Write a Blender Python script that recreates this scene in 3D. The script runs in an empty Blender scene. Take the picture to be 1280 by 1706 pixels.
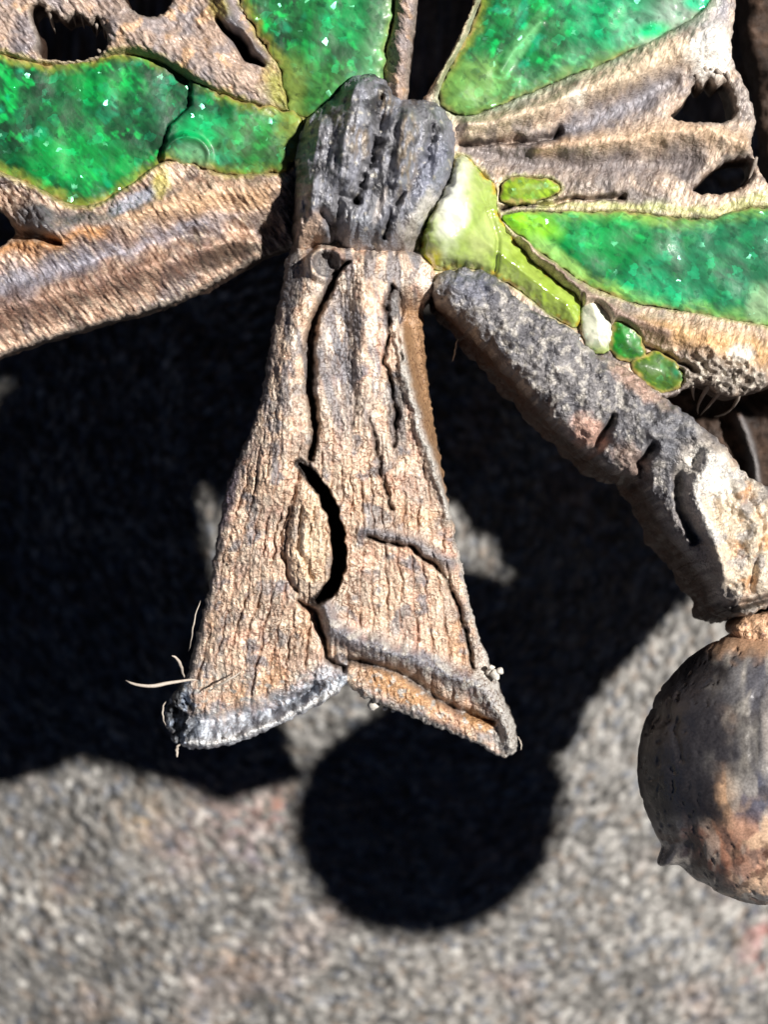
import bpy, math, random
import numpy as np

# ------------------------------------------------------------------ camera, sky, sun, exposure
S = 0.01            # one unit (100 photo pixels at the jewel) in metres
D = 50.0            # camera height above the jewel plane, units
GZ = -9.9           # ground height, units
SUN_EL, SUN_AZ = 56.0, 17.0     # elevation; azimuth measured from +X towards +Y
C = bpy.context.scene
cam_d = bpy.data.cameras.new("camera")
cam = bpy.data.objects.new("camera", cam_d)
C.collection.objects.link(cam)
cam.location = (0, 0, D * S)
cam.rotation_euler = (0, 0, 0)
cam_d.sensor_fit = 'VERTICAL'
cam_d.sensor_height = 36.0
cam_d.lens = 36.0 * D / 17.06
cam_d.clip_start = 0.01
cam_d.clip_end = 200.0
cam_d.dof.use_dof = True
cam_d.dof.focus_distance = (D + 0.4) * S
cam_d.dof.aperture_fstop = 0.001 * cam_d.lens / (0.9 * S)
C.camera = cam

W = bpy.data.worlds.new("World")
C.world = W
W.use_nodes = True
wn = W.node_tree
for n in list(wn.nodes):
    wn.nodes.remove(n)
sky = wn.nodes.new('ShaderNodeTexSky')
sky.sky_type = 'NISHITA'
sky.sun_disc = False
sky.altitude = 4000
sky.air_density = 0.14
sky.dust_density = 0.0
sky.sun_elevation = math.radians(SUN_EL)
# Nishita: rotation 0 puts the sun at +Y, positive turns clockwise seen from above
sky.sun_rotation = math.radians(90 - SUN_AZ)
bgn = wn.nodes.new('ShaderNodeBackground')
bgn.inputs['Strength'].default_value = 0.05
won = wn.nodes.new('ShaderNodeOutputWorld')
wn.links.new(sky.outputs[0], bgn.inputs[0])
wn.links.new(bgn.outputs[0], won.inputs[0])

sun_d = bpy.data.lights.new("sun", 'SUN')
sun_d.energy = 5.0
sun_d.angle = math.radians(2.0)
sun_d.color = (1.0, 0.955, 0.89)
sun = bpy.data.objects.new("sun", sun_d)
C.collection.objects.link(sun)
from mathutils import Vector
sd = Vector((math.cos(math.radians(SUN_EL)) * math.cos(math.radians(SUN_AZ)),
             math.cos(math.radians(SUN_EL)) * math.sin(math.radians(SUN_AZ)),
             math.sin(math.radians(SUN_EL))))
sun.rotation_euler = sd.to_track_quat('Z', 'Y').to_euler()
sun.location = sd * 2

C.view_settings.view_transform = 'Standard'
C.view_settings.look = 'None'
C.view_settings.exposure = 0.5
C.view_settings.gamma = 1.0
C.view_settings.use_curve_mapping = False

# ------------------------------------------------------------------ noise and fields (numpy)
def _perm(seed):
    r = np.random.RandomState(seed)
    p = r.permutation(256)
    a = r.rand(256) * 2 * np.pi
    return np.concatenate([p, p]), np.cos(a), np.sin(a)
_PC = {}
def perlin(x, y, seed=0):
    if seed not in _PC:
        _PC[seed] = _perm(seed)
    p, gx, gy = _PC[seed]
    xi = np.floor(x).astype(np.int64); yi = np.floor(y).astype(np.int64)
    xf = x - xi; yf = y - yi
    xi &= 255; yi &= 255
    u = xf * xf * xf * (xf * (xf * 6 - 15) + 10)
    v = yf * yf * yf * (yf * (yf * 6 - 15) + 10)
    def g(ix, iy, dx, dy):
        h = p[p[ix & 255] + (iy & 255)]
        return gx[h] * dx + gy[h] * dy
    a = g(xi, yi, xf, yf); b = g(xi + 1, yi, xf - 1, yf)
    c = g(xi, yi + 1, xf, yf - 1); d = g(xi + 1, yi + 1, xf - 1, yf - 1)
    return ((a + u * (b - a)) + v * ((c + u * (d - c)) - (a + u * (b - a)))) * 1.5
def fbm(x, y, wl, octv=4, seed=0, gain=0.5):
    s = 0; amp = 1.0; tot = 0
    for k in range(octv):
        s = s + amp * perlin(x / wl + 17.3 * k, y / wl - 9.1 * k, seed + k)
        tot += amp; amp *= gain; wl *= 0.5
    return s / tot * 1.3
def ridged(x, y, wl, octv=3, seed=0, gain=0.5):
    s = 0; amp = 1.0; tot = 0
    for k in range(octv):
        s = s + amp * (1 - np.minimum(np.abs(perlin(x / wl + 5.7 * k, y / wl + 3.3 * k, seed + k)) * 2.2, 1))
        tot += amp; amp *= gain; wl *= 0.5
    return s / tot
def rot(x, y, deg):
    a = math.radians(deg); c, s = math.cos(a), math.sin(a)
    return x * c + y * s, -x * s + y * c
def streak(x, y, deg, wl, ll, seed=0, octv=2):
    """noise stretched along the direction deg (image space, y down)"""
    u, v = rot(x, y, deg)
    return fbm(u / ll, v / wl, 1.0, octv, seed)
def ss(a, b, x):
    t = np.clip((x - a) / (b - a + 1e-12), 0, 1)
    return t * t * (3 - 2 * t)
def seg(x, y, pts, w=None):
    """distance to a polyline and the (interpolated) width there"""
    best = np.full(x.shape, 1e9); bw = np.ones(x.shape)
    n = len(pts)
    if w is None: w = [1.0] * n
    if not isinstance(w, (list, tuple)): w = [w] * n
    if len(w) != n:
        w = list(np.interp(np.linspace(0, 1, n), np.linspace(0, 1, len(w)), w))
    for i in range(n - 1):
        ax, ay = pts[i]; bx, by = pts[i + 1]
        dx, dy = bx - ax, by - ay
        t = np.clip(((x - ax) * dx + (y - ay) * dy) / (dx * dx + dy * dy + 1e-9), 0, 1)
        d = np.hypot(x - ax - t * dx, y - ay - t * dy)
        ww = w[i] + (w[i + 1] - w[i]) * t
        m = d < best
        best = np.where(m, d, best); bw = np.where(m, ww, bw)
    return best, bw
def line(x, y, pts, w, hard=False):
    d, ww = seg(x, y, pts, w)
    if hard:
        return 1 - ss(0.6, 1.0, d / ww)
    return np.exp(-(d / ww) ** 2)
def inside(x, y, poly):
    r = np.zeros(x.shape, bool)
    n = len(poly)
    for i in range(n):
        ax, ay = poly[i]; bx, by = poly[(i + 1) % n]
        if ay == by: continue
        c = ((ay > y) != (by > y)) & (x < (bx - ax) * (y - ay) / (by - ay) + ax)
        r ^= c
    return r
def sdf(x, y, poly):
    d, _ = seg(x, y, list(poly) + [poly[0]])
    return np.where(inside(x, y, poly), d, -d)
def smooth_poly(poly, n=3):
    """Chaikin corner cutting"""
    p = np.array(poly, float)
    for _ in range(n):
        q = np.roll(p, -1, 0)
        p = np.stack([p * .75 + q * .25, p * .25 + q * .75], 1).reshape(-1, 2)
    return [tuple(a) for a in p]
def blob(x, y, cx, cy, rx, ry, deg=0, soft=0.45, nz=0.45, wl=40, seed=3):
    u, v = rot(x - cx, y - cy, deg)
    r = np.hypot(u / rx, v / ry) + nz * fbm(x, y, wl, 4, seed)
    return 1 - ss(1 - soft, 1 + soft, r)
def srgb(r, g, b, k=0.95):
    c = np.array([r, g, b], float) / 255
    return np.where(c < .04045, c / 12.92, ((c + .055) / 1.055) ** 2.4) * k
def mix(col, c, m):
    m = np.clip(m, 0, 1)[..., None]
    return col * (1 - m) + np.asarray(c) * m
TAN = srgb(222, 192, 168); PINK = srgb(214, 170, 150); CREAM = srgb(250, 230, 206); ORANGE = srgb(206, 146, 86)
BLUEG = srgb(122, 124, 134); GREY = srgb(92, 92, 97); DARK = srgb(54, 52, 54); BROWN = srgb(112, 80, 60)
DKBROWN = srgb(56, 42, 34); PALE = srgb(190, 186, 180); ICE = srgb(176, 190, 212)

# ------------------------------------------------------------------ materials
def nmat(name):
    m = bpy.data.materials.new(name); m.use_nodes = True
    nt = m.node_tree
    for n in list(nt.nodes): nt.nodes.remove(n)
    return m, nt
def N(nt, typ, **kw):
    n = nt.nodes.new(typ)
    for k, v in kw.items():
        if hasattr(n, k): setattr(n, k, v)
        else: n.inputs[k].default_value = v
    return n
def math_(nt, op, a, b=None, c=None):
    n = nt.nodes.new('ShaderNodeMath'); n.operation = op
    for i, v in enumerate((a, b, c)):
        if v is None: continue
        if isinstance(v, (int, float)): n.inputs[i].default_value = v
        else: nt.links.new(v, n.inputs[i])
    return n.outputs[0]
def metal_mat(name, rough=0.5, worm=1.0, wscale=11.0, metallic=0.0, spec=0.5, worm_col=(0.10, 0.065, 0.045), stretch=None, ang=0.0, bump=0.6):
    m, nt = nmat(name)
    L = nt.links.new
    out = N(nt, 'ShaderNodeOutputMaterial'); bs = N(nt, 'ShaderNodeBsdfPrincipled')
    L(bs.outputs[0], out.inputs[0])
    at = N(nt, 'ShaderNodeAttribute', attribute_name='Col')
    tc = N(nt, 'ShaderNodeTexCoord'); mp = N(nt, 'ShaderNodeMapping')
    mp.inputs['Scale'].default_value = (1 / S, 1 / S, 1 / S)
    L(tc.outputs['Object'], mp.inputs[0])
    src = mp.outputs[0]
    if stretch:
        mp2 = N(nt, 'ShaderNodeMapping'); mp2.inputs['Rotation'].default_value = (0, 0, math.radians(ang))
        mp3 = N(nt, 'ShaderNodeMapping'); mp3.inputs['Scale'].default_value = (stretch, 1, 1)
        L(src, mp2.inputs[0]); L(mp2.outputs[0], mp3.inputs[0]); src = mp3.outputs[0]
    n1 = N(nt, 'ShaderNodeTexNoise'); n1.inputs['Scale'].default_value = wscale
    n1.inputs['Detail'].default_value = 1.2; n1.inputs['Distortion'].default_value = 0.6
    L(src, n1.inputs['Vector'])
    # thin dark lines where the noise crosses its mean: the crackled skin of the old metal
    a = math_(nt, 'ABSOLUTE', math_(nt, 'SUBTRACT', n1.outputs[0], 0.5))
    rmp = N(nt, 'ShaderNodeMapRange'); rmp.inputs['From Min'].default_value = 0.004; rmp.inputs['From Max'].default_value = 0.06
    rmp.inputs['To Min'].default_value = 0; rmp.inputs['To Max'].default_value = 1
    L(a, rmp.inputs[0])
    n2 = N(nt, 'ShaderNodeTexNoise'); n2.inputs['Scale'].default_value = 2.2; n2.inputs['Detail'].default_value = 4
    L(mp.outputs[0], n2.inputs['Vector'])
    n3 = N(nt, 'ShaderNodeTexNoise'); n3.inputs['Scale'].default_value = 26; n3.inputs['Detail'].default_value = 3
    L(src, n3.inputs['Vector'])
    gate = N(nt, 'ShaderNodeMapRange'); gate.inputs['From Min'].default_value = 0.35; gate.inputs['From Max'].default_value = 0.6
    L(n2.outputs[0], gate.inputs[0])
    inv = math_(nt, 'SUBTRACT', 1.0, rmp.outputs[0])
    lm = math_(nt, 'MULTIPLY', math_(nt, 'MULTIPLY', inv, gate.outputs[0]), 0.9 * worm)
    mx = N(nt, 'ShaderNodeMix', data_type='RGBA'); mx.blend_type = 'MULTIPLY'
    L(lm, mx.inputs[0]); L(at.outputs['Color'], mx.inputs[6])
    mx.inputs[7].default_value = (worm_col[0] * 3.2, worm_col[1] * 3.2, worm_col[2] * 3.2, 1)
    # fine speckle
    sp = N(nt, 'ShaderNodeMapRange'); sp.inputs['From Min'].default_value = 0.3; sp.inputs['From Max'].default_value = 0.7
    sp.inputs['To Min'].default_value = 0.72; sp.inputs['To Max'].default_value = 1.28
    L(n3.outputs[0], sp.inputs[0])
    hs = N(nt, 'ShaderNodeVectorMath', operation='SCALE'); L(mx.outputs[2], hs.inputs[0]); L(sp.outputs[0], hs.inputs[3])
    L(hs.outputs[0], bs.inputs['Base Color'])
    hsum = math_(nt, 'ADD', math_(nt, 'MULTIPLY', rmp.outputs[0], 0.5 * worm), math_(nt, 'MULTIPLY', n3.outputs[0], 0.9))
    bp = N(nt, 'ShaderNodeBump'); bp.inputs['Strength'].default_value = bump; bp.inputs['Distance'].default_value = 0.05 * S
    L(hsum, bp.inputs['Height']); L(bp.outputs[0], bs.inputs['Normal'])
    rr = N(nt, 'ShaderNodeMapRange'); rr.inputs['To Min'].default_value = rough - .16; rr.inputs['To Max'].default_value = rough + .2
    rr.inputs['From Min'].default_value = .3; rr.inputs['From Max'].default_value = .7
    L(n2.outputs[0], rr.inputs[0]); L(rr.outputs[0], bs.inputs['Roughness'])
    bs.inputs['Metallic'].default_value = metallic
    bs.inputs['Specular IOR Level'].default_value = spec
    return m
M_TAIL = metal_mat('weathered_tan_metal', 0.45, 1.0, 8.5, 0.05, 0.6, bump=0.55)
M_WING = metal_mat('streaked_tan_metal', 0.5, 0.55, 9.0, 0.1, 0.5, stretch=0.45, ang=35, bump=0.5)
M_WINGR = metal_mat('pale_streaked_metal', 0.5, 0.5, 9.0, 0.1, 0.5, stretch=0.45, ang=-65, bump=0.5)
M_BODY = metal_mat('blackened_metal', 0.42, 0.5, 8.0, 0.2, 0.7, stretch=0.35, ang=80, worm_col=(.12, .12, .13), bump=0.7)
M_ARM = metal_mat('grey_crusted_metal', 0.48, 0.9, 11.0, 0.1, 0.6, worm_col=(.1, .1, .11))
M_BALL = metal_mat('worn_bead_metal', 0.34, 0.2, 4, 0.1, 0.6, bump=0.15)
M_PLATE = metal_mat('brown_corroded_metal', 0.7, 0.3, 5.0, 0.0, 0.3)

def enamel_mat(name='green_glass_enamel', gloss=False):
    m, nt = nmat(name)
    L = nt.links.new
    out = N(nt, 'ShaderNodeOutputMaterial'); bs = N(nt, 'ShaderNodeBsdfPrincipled')
    at = N(nt, 'ShaderNodeAttribute', attribute_name='Col')
    tc = N(nt, 'ShaderNodeTexCoord'); mp = N(nt, 'ShaderNodeMapping')
    mp.inputs['Scale'].default_value = (1 / S, 1 / S, 1 / S)
    L(tc.outputs['Object'], mp.inputs[0])
    n1 = N(nt, 'ShaderNodeTexNoise'); n1.inputs['Scale'].default_value = 6; n1.inputs['Detail'].default_value = 4
    n1.inputs['Distortion'].default_value = 0.8
    mr = N(nt, 'ShaderNodeMapping'); mr.inputs['Rotation'].default_value = (0, 0, math.radians(40)); ms = N(nt, 'ShaderNodeMapping'); ms.inputs['Scale'].default_value = (.4, 1, 1)
    L(mp.outputs[0], mr.inputs[0]); L(mr.outputs[0], ms.inputs[0]); L(ms.outputs[0], n1.inputs['Vector'])
    sp = N(nt, 'ShaderNodeMapRange'); sp.inputs['From Min'].default_value = 0.33; sp.inputs['From Max'].default_value = 0.68
    sp.inputs['To Min'].default_value = 0.55; sp.inputs['To Max'].default_value = 1.35
    L(n1.outputs[0], sp.inputs[0])
    hs = N(nt, 'ShaderNodeVectorMath', operation='SCALE'); L(at.outputs['Color'], hs.inputs[0]); L(sp.outputs[0], hs.inputs[3])
    L(hs.outputs[0], bs.inputs['Base Color'])
    bs.inputs['Roughness'].default_value = 0.5
    bs.inputs['Specular IOR Level'].default_value = 0.35
    bs.inputs['Coat Weight'].default_value = 0.10
    bs.inputs['Coat Roughness'].default_value = 0.2
    bp = N(nt, 'ShaderNodeBump'); bp.inputs['Strength'].default_value = 0.12; bp.inputs['Distance'].default_value = 0.05 * S
    n4 = N(nt, 'ShaderNodeTexNoise'); n4.inputs['Scale'].default_value = 9; n4.inputs['Detail'].default_value = 3
    L(mp.outputs[0], n4.inputs['Vector'])
    L(n4.outputs[0], bp.inputs['Height']); L(bp.outputs[0], bs.inputs['Normal']); L(bp.outputs[0], bs.inputs['Coat Normal'])
    # foil flakes under the glass: small facets tilted every way
    def flakes(scale, tilt, rough, colr, dens, amt):
        vo = N(nt, 'ShaderNodeTexVoronoi'); vo.inputs['Scale'].default_value = scale
        wv = N(nt, 'ShaderNodeVectorMath', operation='ADD')
        nn = N(nt, 'ShaderNodeTexNoise'); nn.inputs['Scale'].default_value = scale * 1.3
        sc = N(nt, 'ShaderNodeVectorMath', operation='SCALE'); sc.inputs[3].default_value = 0.9 / scale
        L(mp.outputs[0], nn.inputs['Vector']); L(nn.outputs[1], sc.inputs[0])
        L(mp.outputs[0], wv.inputs[0]); L(sc.outputs[0], wv.inputs[1]); L(wv.outputs[0], vo.inputs['Vector'])
        v1 = N(nt, 'ShaderNodeVectorMath', operation='SUBTRACT'); v1.inputs[1].default_value = (.5, .5, .5)
        L(vo.outputs['Color'], v1.inputs[0])
        v2 = N(nt, 'ShaderNodeVectorMath', operation='MULTIPLY'); v2.inputs[1].default_value = (tilt, tilt, 0)
        L(v1.outputs[0], v2.inputs[0])
        ge = N(nt, 'ShaderNodeNewGeometry')
        v3 = N(nt, 'ShaderNodeVectorMath', operation='ADD'); L(v2.outputs[0], v3.inputs[0]); L(ge.outputs['Normal'], v3.inputs[1])
        v4 = N(nt, 'ShaderNodeVectorMath', operation='NORMALIZE'); L(v3.outputs[0], v4.inputs[0])
        gl = N(nt, 'ShaderNodeBsdfAnisotropic'); gl.inputs['Roughness'].default_value = rough
        mc = N(nt, 'ShaderNodeMix', data_type='RGBA'); mc.inputs[0].default_value = 0.5
        mc.inputs[7].default_value = colr
        L(at.outputs['Color'], mc.inputs[6]); L(mc.outputs[2], gl.inputs['Color'])
        L(v4.outputs[0], gl.inputs['Normal'])
        sep = N(nt, 'ShaderNodeSeparateXYZ'); L(vo.outputs['Color'], sep.inputs[0])
        gate = N(nt, 'ShaderNodeMapRange'); gate.inputs['From Min'].default_value = 1 - dens; gate.inputs['From Max'].default_value = 1 - dens + .02
        L(sep.outputs[2], gate.inputs[0])
        return gl, math_(nt, 'MULTIPLY', gate.outputs[0], amt)
    f1 = flakes(7, 0.9, 0.5, (0.0, 0.6, 0.26, 1), .5, .09); f2 = flakes(13, 1.6, 0.3, (0.3, .9, .6, 1), .12, .34)
    m1 = N(nt, 'ShaderNodeMixShader'); L(f1[1], m1.inputs[0])
    L(bs.outputs[0], m1.inputs[1]); L(f1[0].outputs[0], m1.inputs[2])
    m2 = N(nt, 'ShaderNodeMixShader'); L(f2[1], m2.inputs[0])
    L(m1.outputs[0], m2.inputs[1]); L(f2[0].outputs[0], m2.inputs[2])
    L(m2.outputs[0], out.inputs[0])
    if gloss:
        bs.inputs['Coat Weight'].default_value = 1.0; bs.inputs['Coat Roughness'].default_value = 0.15
        bs.inputs['Roughness'].default_value = 0.3
        bs.inputs['Coat IOR'].default_value = 1.9
        sp.inputs['To Min'].default_value = 0.8; sp.inputs['To Max'].default_value = 1.15
        L(bs.outputs[0], out.inputs[0])
    return m
M_EN = enamel_mat()
M_ENG = enamel_mat('pale_glossy_enamel', True)
def simple_mat(name, col, rough=0.5, bump=0.3, scale=20, sss=0):
    m, nt = nmat(name); L = nt.links.new
    out = N(nt, 'ShaderNodeOutputMaterial'); bs = N(nt, 'ShaderNodeBsdfPrincipled'); L(bs.outputs[0], out.inputs[0])
    tc = N(nt, 'ShaderNodeTexCoord'); mp = N(nt, 'ShaderNodeMapping'); mp.inputs['Scale'].default_value = (1 / S,) * 3
    L(tc.outputs['Object'], mp.inputs[0])
    n1 = N(nt, 'ShaderNodeTexNoise'); n1.inputs['Scale'].default_value = scale; n1.inputs['Detail'].default_value = 3
    L(mp.outputs[0], n1.inputs['Vector'])
    cr = N(nt, 'ShaderNodeMix', data_type='RGBA')
    cr.inputs[6].default_value = (col[0] * .6, col[1] * .6, col[2] * .6, 1); cr.inputs[7].default_value = (min(col[0] * 1.2, 1), min(col[1] * 1.2, 1), min(col[2] * 1.2, 1), 1)
    L(n1.outputs[0], cr.inputs[0]); L(cr.outputs[2], bs.inputs['Base Color'])
    bp = N(nt, 'ShaderNodeBump'); bp.inputs['Strength'].default_value = bump; bp.inputs['Distance'].default_value = .03 * S
    L(n1.outputs[0], bp.inputs['Height']); L(bp.outputs[0], bs.inputs['Normal'])
    bs.inputs['Roughness'].default_value = rough
    return m

# ------------------------------------------------------------------ mesh builders
ROOT_LOC = Vector((0, 0, 0))
def mesh_obj(name, V, F, mat, parent=None, col=None, smooth=True):
    me = bpy.data.meshes.new(name)
    V = np.asarray(V, np.float32)
    quads = np.asarray(F, np.int32)
    me.vertices.add(len(V)); me.vertices.foreach_set('co', V.ravel())
    k = quads.shape[1]
    me.loops.add(quads.size); me.loops.foreach_set('vertex_index', quads.ravel())
    me.polygons.add(len(quads)); me.polygons.foreach_set('loop_start', np.arange(0, quads.size, k, dtype=np.int32))
    me.polygons.foreach_set('loop_total', np.full(len(quads), k, np.int32))
    me.update(calc_edges=True)
    me.validate()
    if smooth:
        me.polygons.foreach_set('use_smooth', np.ones(len(me.polygons), bool))
    if col is not None:
        c4 = np.ones((len(V), 4), np.float32); c4[:, :3] = np.clip(col, 0.002, 0.95)
        a = me.color_attributes.new('Col', 'FLOAT_COLOR', 'POINT')
        a.data.foreach_set('color', c4.ravel())
    me.materials.append(mat)
    o = bpy.data.objects.new(name, me)
    C.collection.objects.link(o)
    if parent: o.parent = parent
    return o
def place(px, py, zp, z):
    k = (D - zp) / D / 100.0
    return np.stack([(px - 640) * k, (853 - py) * k, z], -1) * S

def relief(name, outline, mat, parent, hfn, cfn, step=1.6, holes=(), zplane=None, bottom=-1.0, rows=4,
           flare=None, rough=(2.5, 14), edge=(10, 0.12), wall_col=None, seed=0, smooth_n=2, wall_noise=0.05, clip=None):
    """a cast piece: outline in photo pixels, hfn(x,y,d) its height over the plane, a wall down to `bottom` all round"""
    pol = smooth_poly(outline, smooth_n); hol = [smooth_poly(h, 2) for h in holes]
    P = np.array(pol)
    x0, y0 = P.min(0) - 4 * step; x1, y1 = P.max(0) + 4 * step
    if clip:
        x0, y0, x1, y1 = max(x0, clip[0]), max(y0, clip[1]), min(x1, clip[2]), min(y1, clip[3])
    xs = np.arange(x0, x1, step); ys = np.arange(y0, y1, step)
    X, Y = np.meshgrid(xs, ys)
    d = sdf(X, Y, pol)
    for h in hol: d = np.minimum(d, -sdf(X, Y, h))
    sy, sx = np.gradient(d, step)
    sl = np.hypot(sx, sy) + 1e-6; sx /= sl; sy /= sl
    d_raw = d.copy()
    if rough[0]:
        d = d + rough[0] * fbm(X, Y, rough[1], 3, 91 + seed)
    ins = d > 0
    ins[0, :] = ins[-1, :] = False; ins[:, 0] = ins[:, -1] = False
    near = np.zeros_like(ins)
    for a in (-1, 0, 1):
        for b in (-1, 0, 1):
            near |= np.roll(np.roll(ins, a, 0), b, 1)
    gy, gx = np.gradient(d, step)
    gl = np.hypot(gx, gy) + 1e-6; gx /= gl; gy /= gl
    bd = near & ~ins
    mv = np.where(bd, np.clip(-d, 0, 1.5 * step), 0)
    X2 = X + gx * mv; Y2 = Y + gy * mv
    q = near[:-1, :-1] & near[1:, :-1] & near[:-1, 1:] & near[1:, 1:]
    q &= (ins[:-1, :-1] | ins[1:, :-1] | ins[:-1, 1:] | ins[1:, 1:])
    used = np.zeros_like(ins)
    draw = d_raw + mv
    used[:-1, :-1] |= q; used[1:, :-1] |= q; used[:-1, 1:] |= q; used[1:, 1:] |= q
    idx = -np.ones(ins.shape, int); idx[used] = np.arange(used.sum())
    x = X2[used]; y = Y2[used]; dd = np.maximum(d[used], 0); nx = -sx[used]; ny = -sy[used]
    er, eh = edge
    t = np.clip(dd / er, 0, 1)
    h = hfn(x, y, dd) - eh * (1 - np.sqrt(np.clip(1 - (1 - t) ** 2, 0, 1)))
    zp = zplane(x, y) if zplane else np.zeros_like(x)
    z = zp + h
    col = cfn(x, y, dd, h)
    j, i = np.nonzero(q)
    A, B, Cc, Dd = idx[j, i], idx[j + 1, i], idx[j + 1, i + 1], idx[j, i + 1]
    F = np.stack([A, B, Cc, Dd], 1)      # y down: this order faces +Z
    V = place(x, y, zp, z)
    # boundary edges
    E = np.concatenate([F[:, [0, 1]], F[:, [1, 2]], F[:, [2, 3]], F[:, [3, 0]]])
    key = np.minimum(E[:, 0], E[:, 1]).astype(np.int64) * (len(x) + 1) + np.maximum(E[:, 0], E[:, 1])
    _, inv, cnt = np.unique(key, return_inverse=True, return_counts=True)
    BE = E[cnt[inv] == 1]
    bv = np.unique(BE); rmap = -np.ones(len(x), int); rmap[bv] = np.arange(len(bv))
    nb = len(bv); Vs = [V]; Cs = [col]; Fs = [F]
    bot = bottom if np.isscalar(bottom) else bottom(x[bv], y[bv])
    prev = bv.copy()
    wc = wall_col if wall_col is not None else BROWN
    for r in range(1, rows + 1):
        tt = r / rows
        wx = x[bv].copy(); wy = y[bv].copy()
        if flare:
            fx, fy, am = flare
            am = am(x[bv], y[bv]) if callable(am) else am
            g = np.maximum(0, nx[bv] * fx + ny[bv] * fy) ** 1.2
            prof = tt ** 0.9
            nzv = 1 + 0.3 * fbm(x[bv], y[bv], 120, 2, 55 + seed)
            wx += fx * am * g * prof * nzv; wy += fy * am * g * prof * nzv
        nn = wall_noise * 100 * (fbm(x[bv] + r * 21, y[bv] - r * 17, 60, 3, 33 + seed, .5) * min(1, tt * 2) + .5 * fbm(x[bv] + r * 31, y[bv] + r * 43, 22, 2, 133 + seed) * min(1, tt * 3))
        nn = nn + draw[used][bv] * min(1, tt * 2.5)
        wx += nx[bv] * nn; wy += ny[bv] * nn
        zz = z[bv] + (bot - z[bv]) * tt
        Vs.append(place(wx, wy, zp[bv], zz))
        cw = np.ones((nb, 3)) * wc
        v = 1 + 0.5 * fbm(wx, wy + r * 13, 30, 3, 71)
        cw = cw * v[:, None]
        tmix = np.clip(tt * 3.0, 0, 1)
        Cs.append(col[bv] * (1 - tmix) + cw * tmix)
        cur = len(x) + (r - 1) * nb + np.arange(nb)
        a, b = BE[:, 0], BE[:, 1]
        Fs.append(np.stack([prev[rmap[b]], prev[rmap[a]], cur[rmap[a]], cur[rmap[b]]], 1))
        prev = cur
    return mesh_obj(name, np.concatenate(Vs), np.concatenate(Fs), mat, parent, np.concatenate(Cs))

def tube(name, pts, rad, mat, parent=None, n=8):
    pts = [Vector(p) for p in pts]
    V = []; F = []
    m = len(pts)
    for i, p in enumerate(pts):
        t = (pts[min(i + 1, m - 1)] - pts[max(i - 1, 0)]).normalized()
        a = t.cross(Vector((0.13, 0.2, 1))).normalized(); b = t.cross(a)
        r = rad[i] if isinstance(rad, (list, tuple)) else rad
        if i in (0, m - 1): r *= 0.45
        for k in range(n):
            an = 2 * math.pi * k / n
            V.append(tuple((p + (a * math.cos(an) + b * math.sin(an)) * r) * S))
    for i in range(m - 1):
        for k in range(n):
            F.append((i * n + k, i * n + (k + 1) % n, (i + 1) * n + (k + 1) % n, (i + 1) * n + k))
    c0 = len(V); V.append(tuple(pts[0] * S)); V.append(tuple(pts[-1] * S))
    for k in range(n):
        F.append((c0, (k + 1) % n, k, k)); F.append((c0 + 1, (m - 1) * n + k, (m - 1) * n + (k + 1) % n, (m - 1) * n + (k + 1) % n))
    me = bpy.data.meshes.new(name)
    me.from_pydata(V, [], [tuple(dict.fromkeys(f)) for f in F]); me.update()
    for p in me.polygons: p.use_smooth = True
    me.materials.append(mat)
    o = bpy.data.objects.new(name, me); C.collection.objects.link(o)
    if parent: o.parent = parent
    return o
def U(px, py, z):
    k = (D - z) / D / 100.0
    return Vector(((px - 640) * k, (853 - py) * k, z))
def bez(p, n=14):
    p = [np.array(a, float) for a in p]
    out = []
    for t in np.linspace(0, 1, n):
        q = list(p)
        while len(q) > 1: q = [q[i] * (1 - t) + q[i + 1] * t for i in range(len(q) - 1)]
        out.append(q[0])
    return out
def tag(o, label=None, cat=None, group=None, kind=None):
    if label: o['label'] = label
    if cat: o['category'] = cat
    if group: o['group'] = group
    if kind: o['kind'] = kind
    return o

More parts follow.
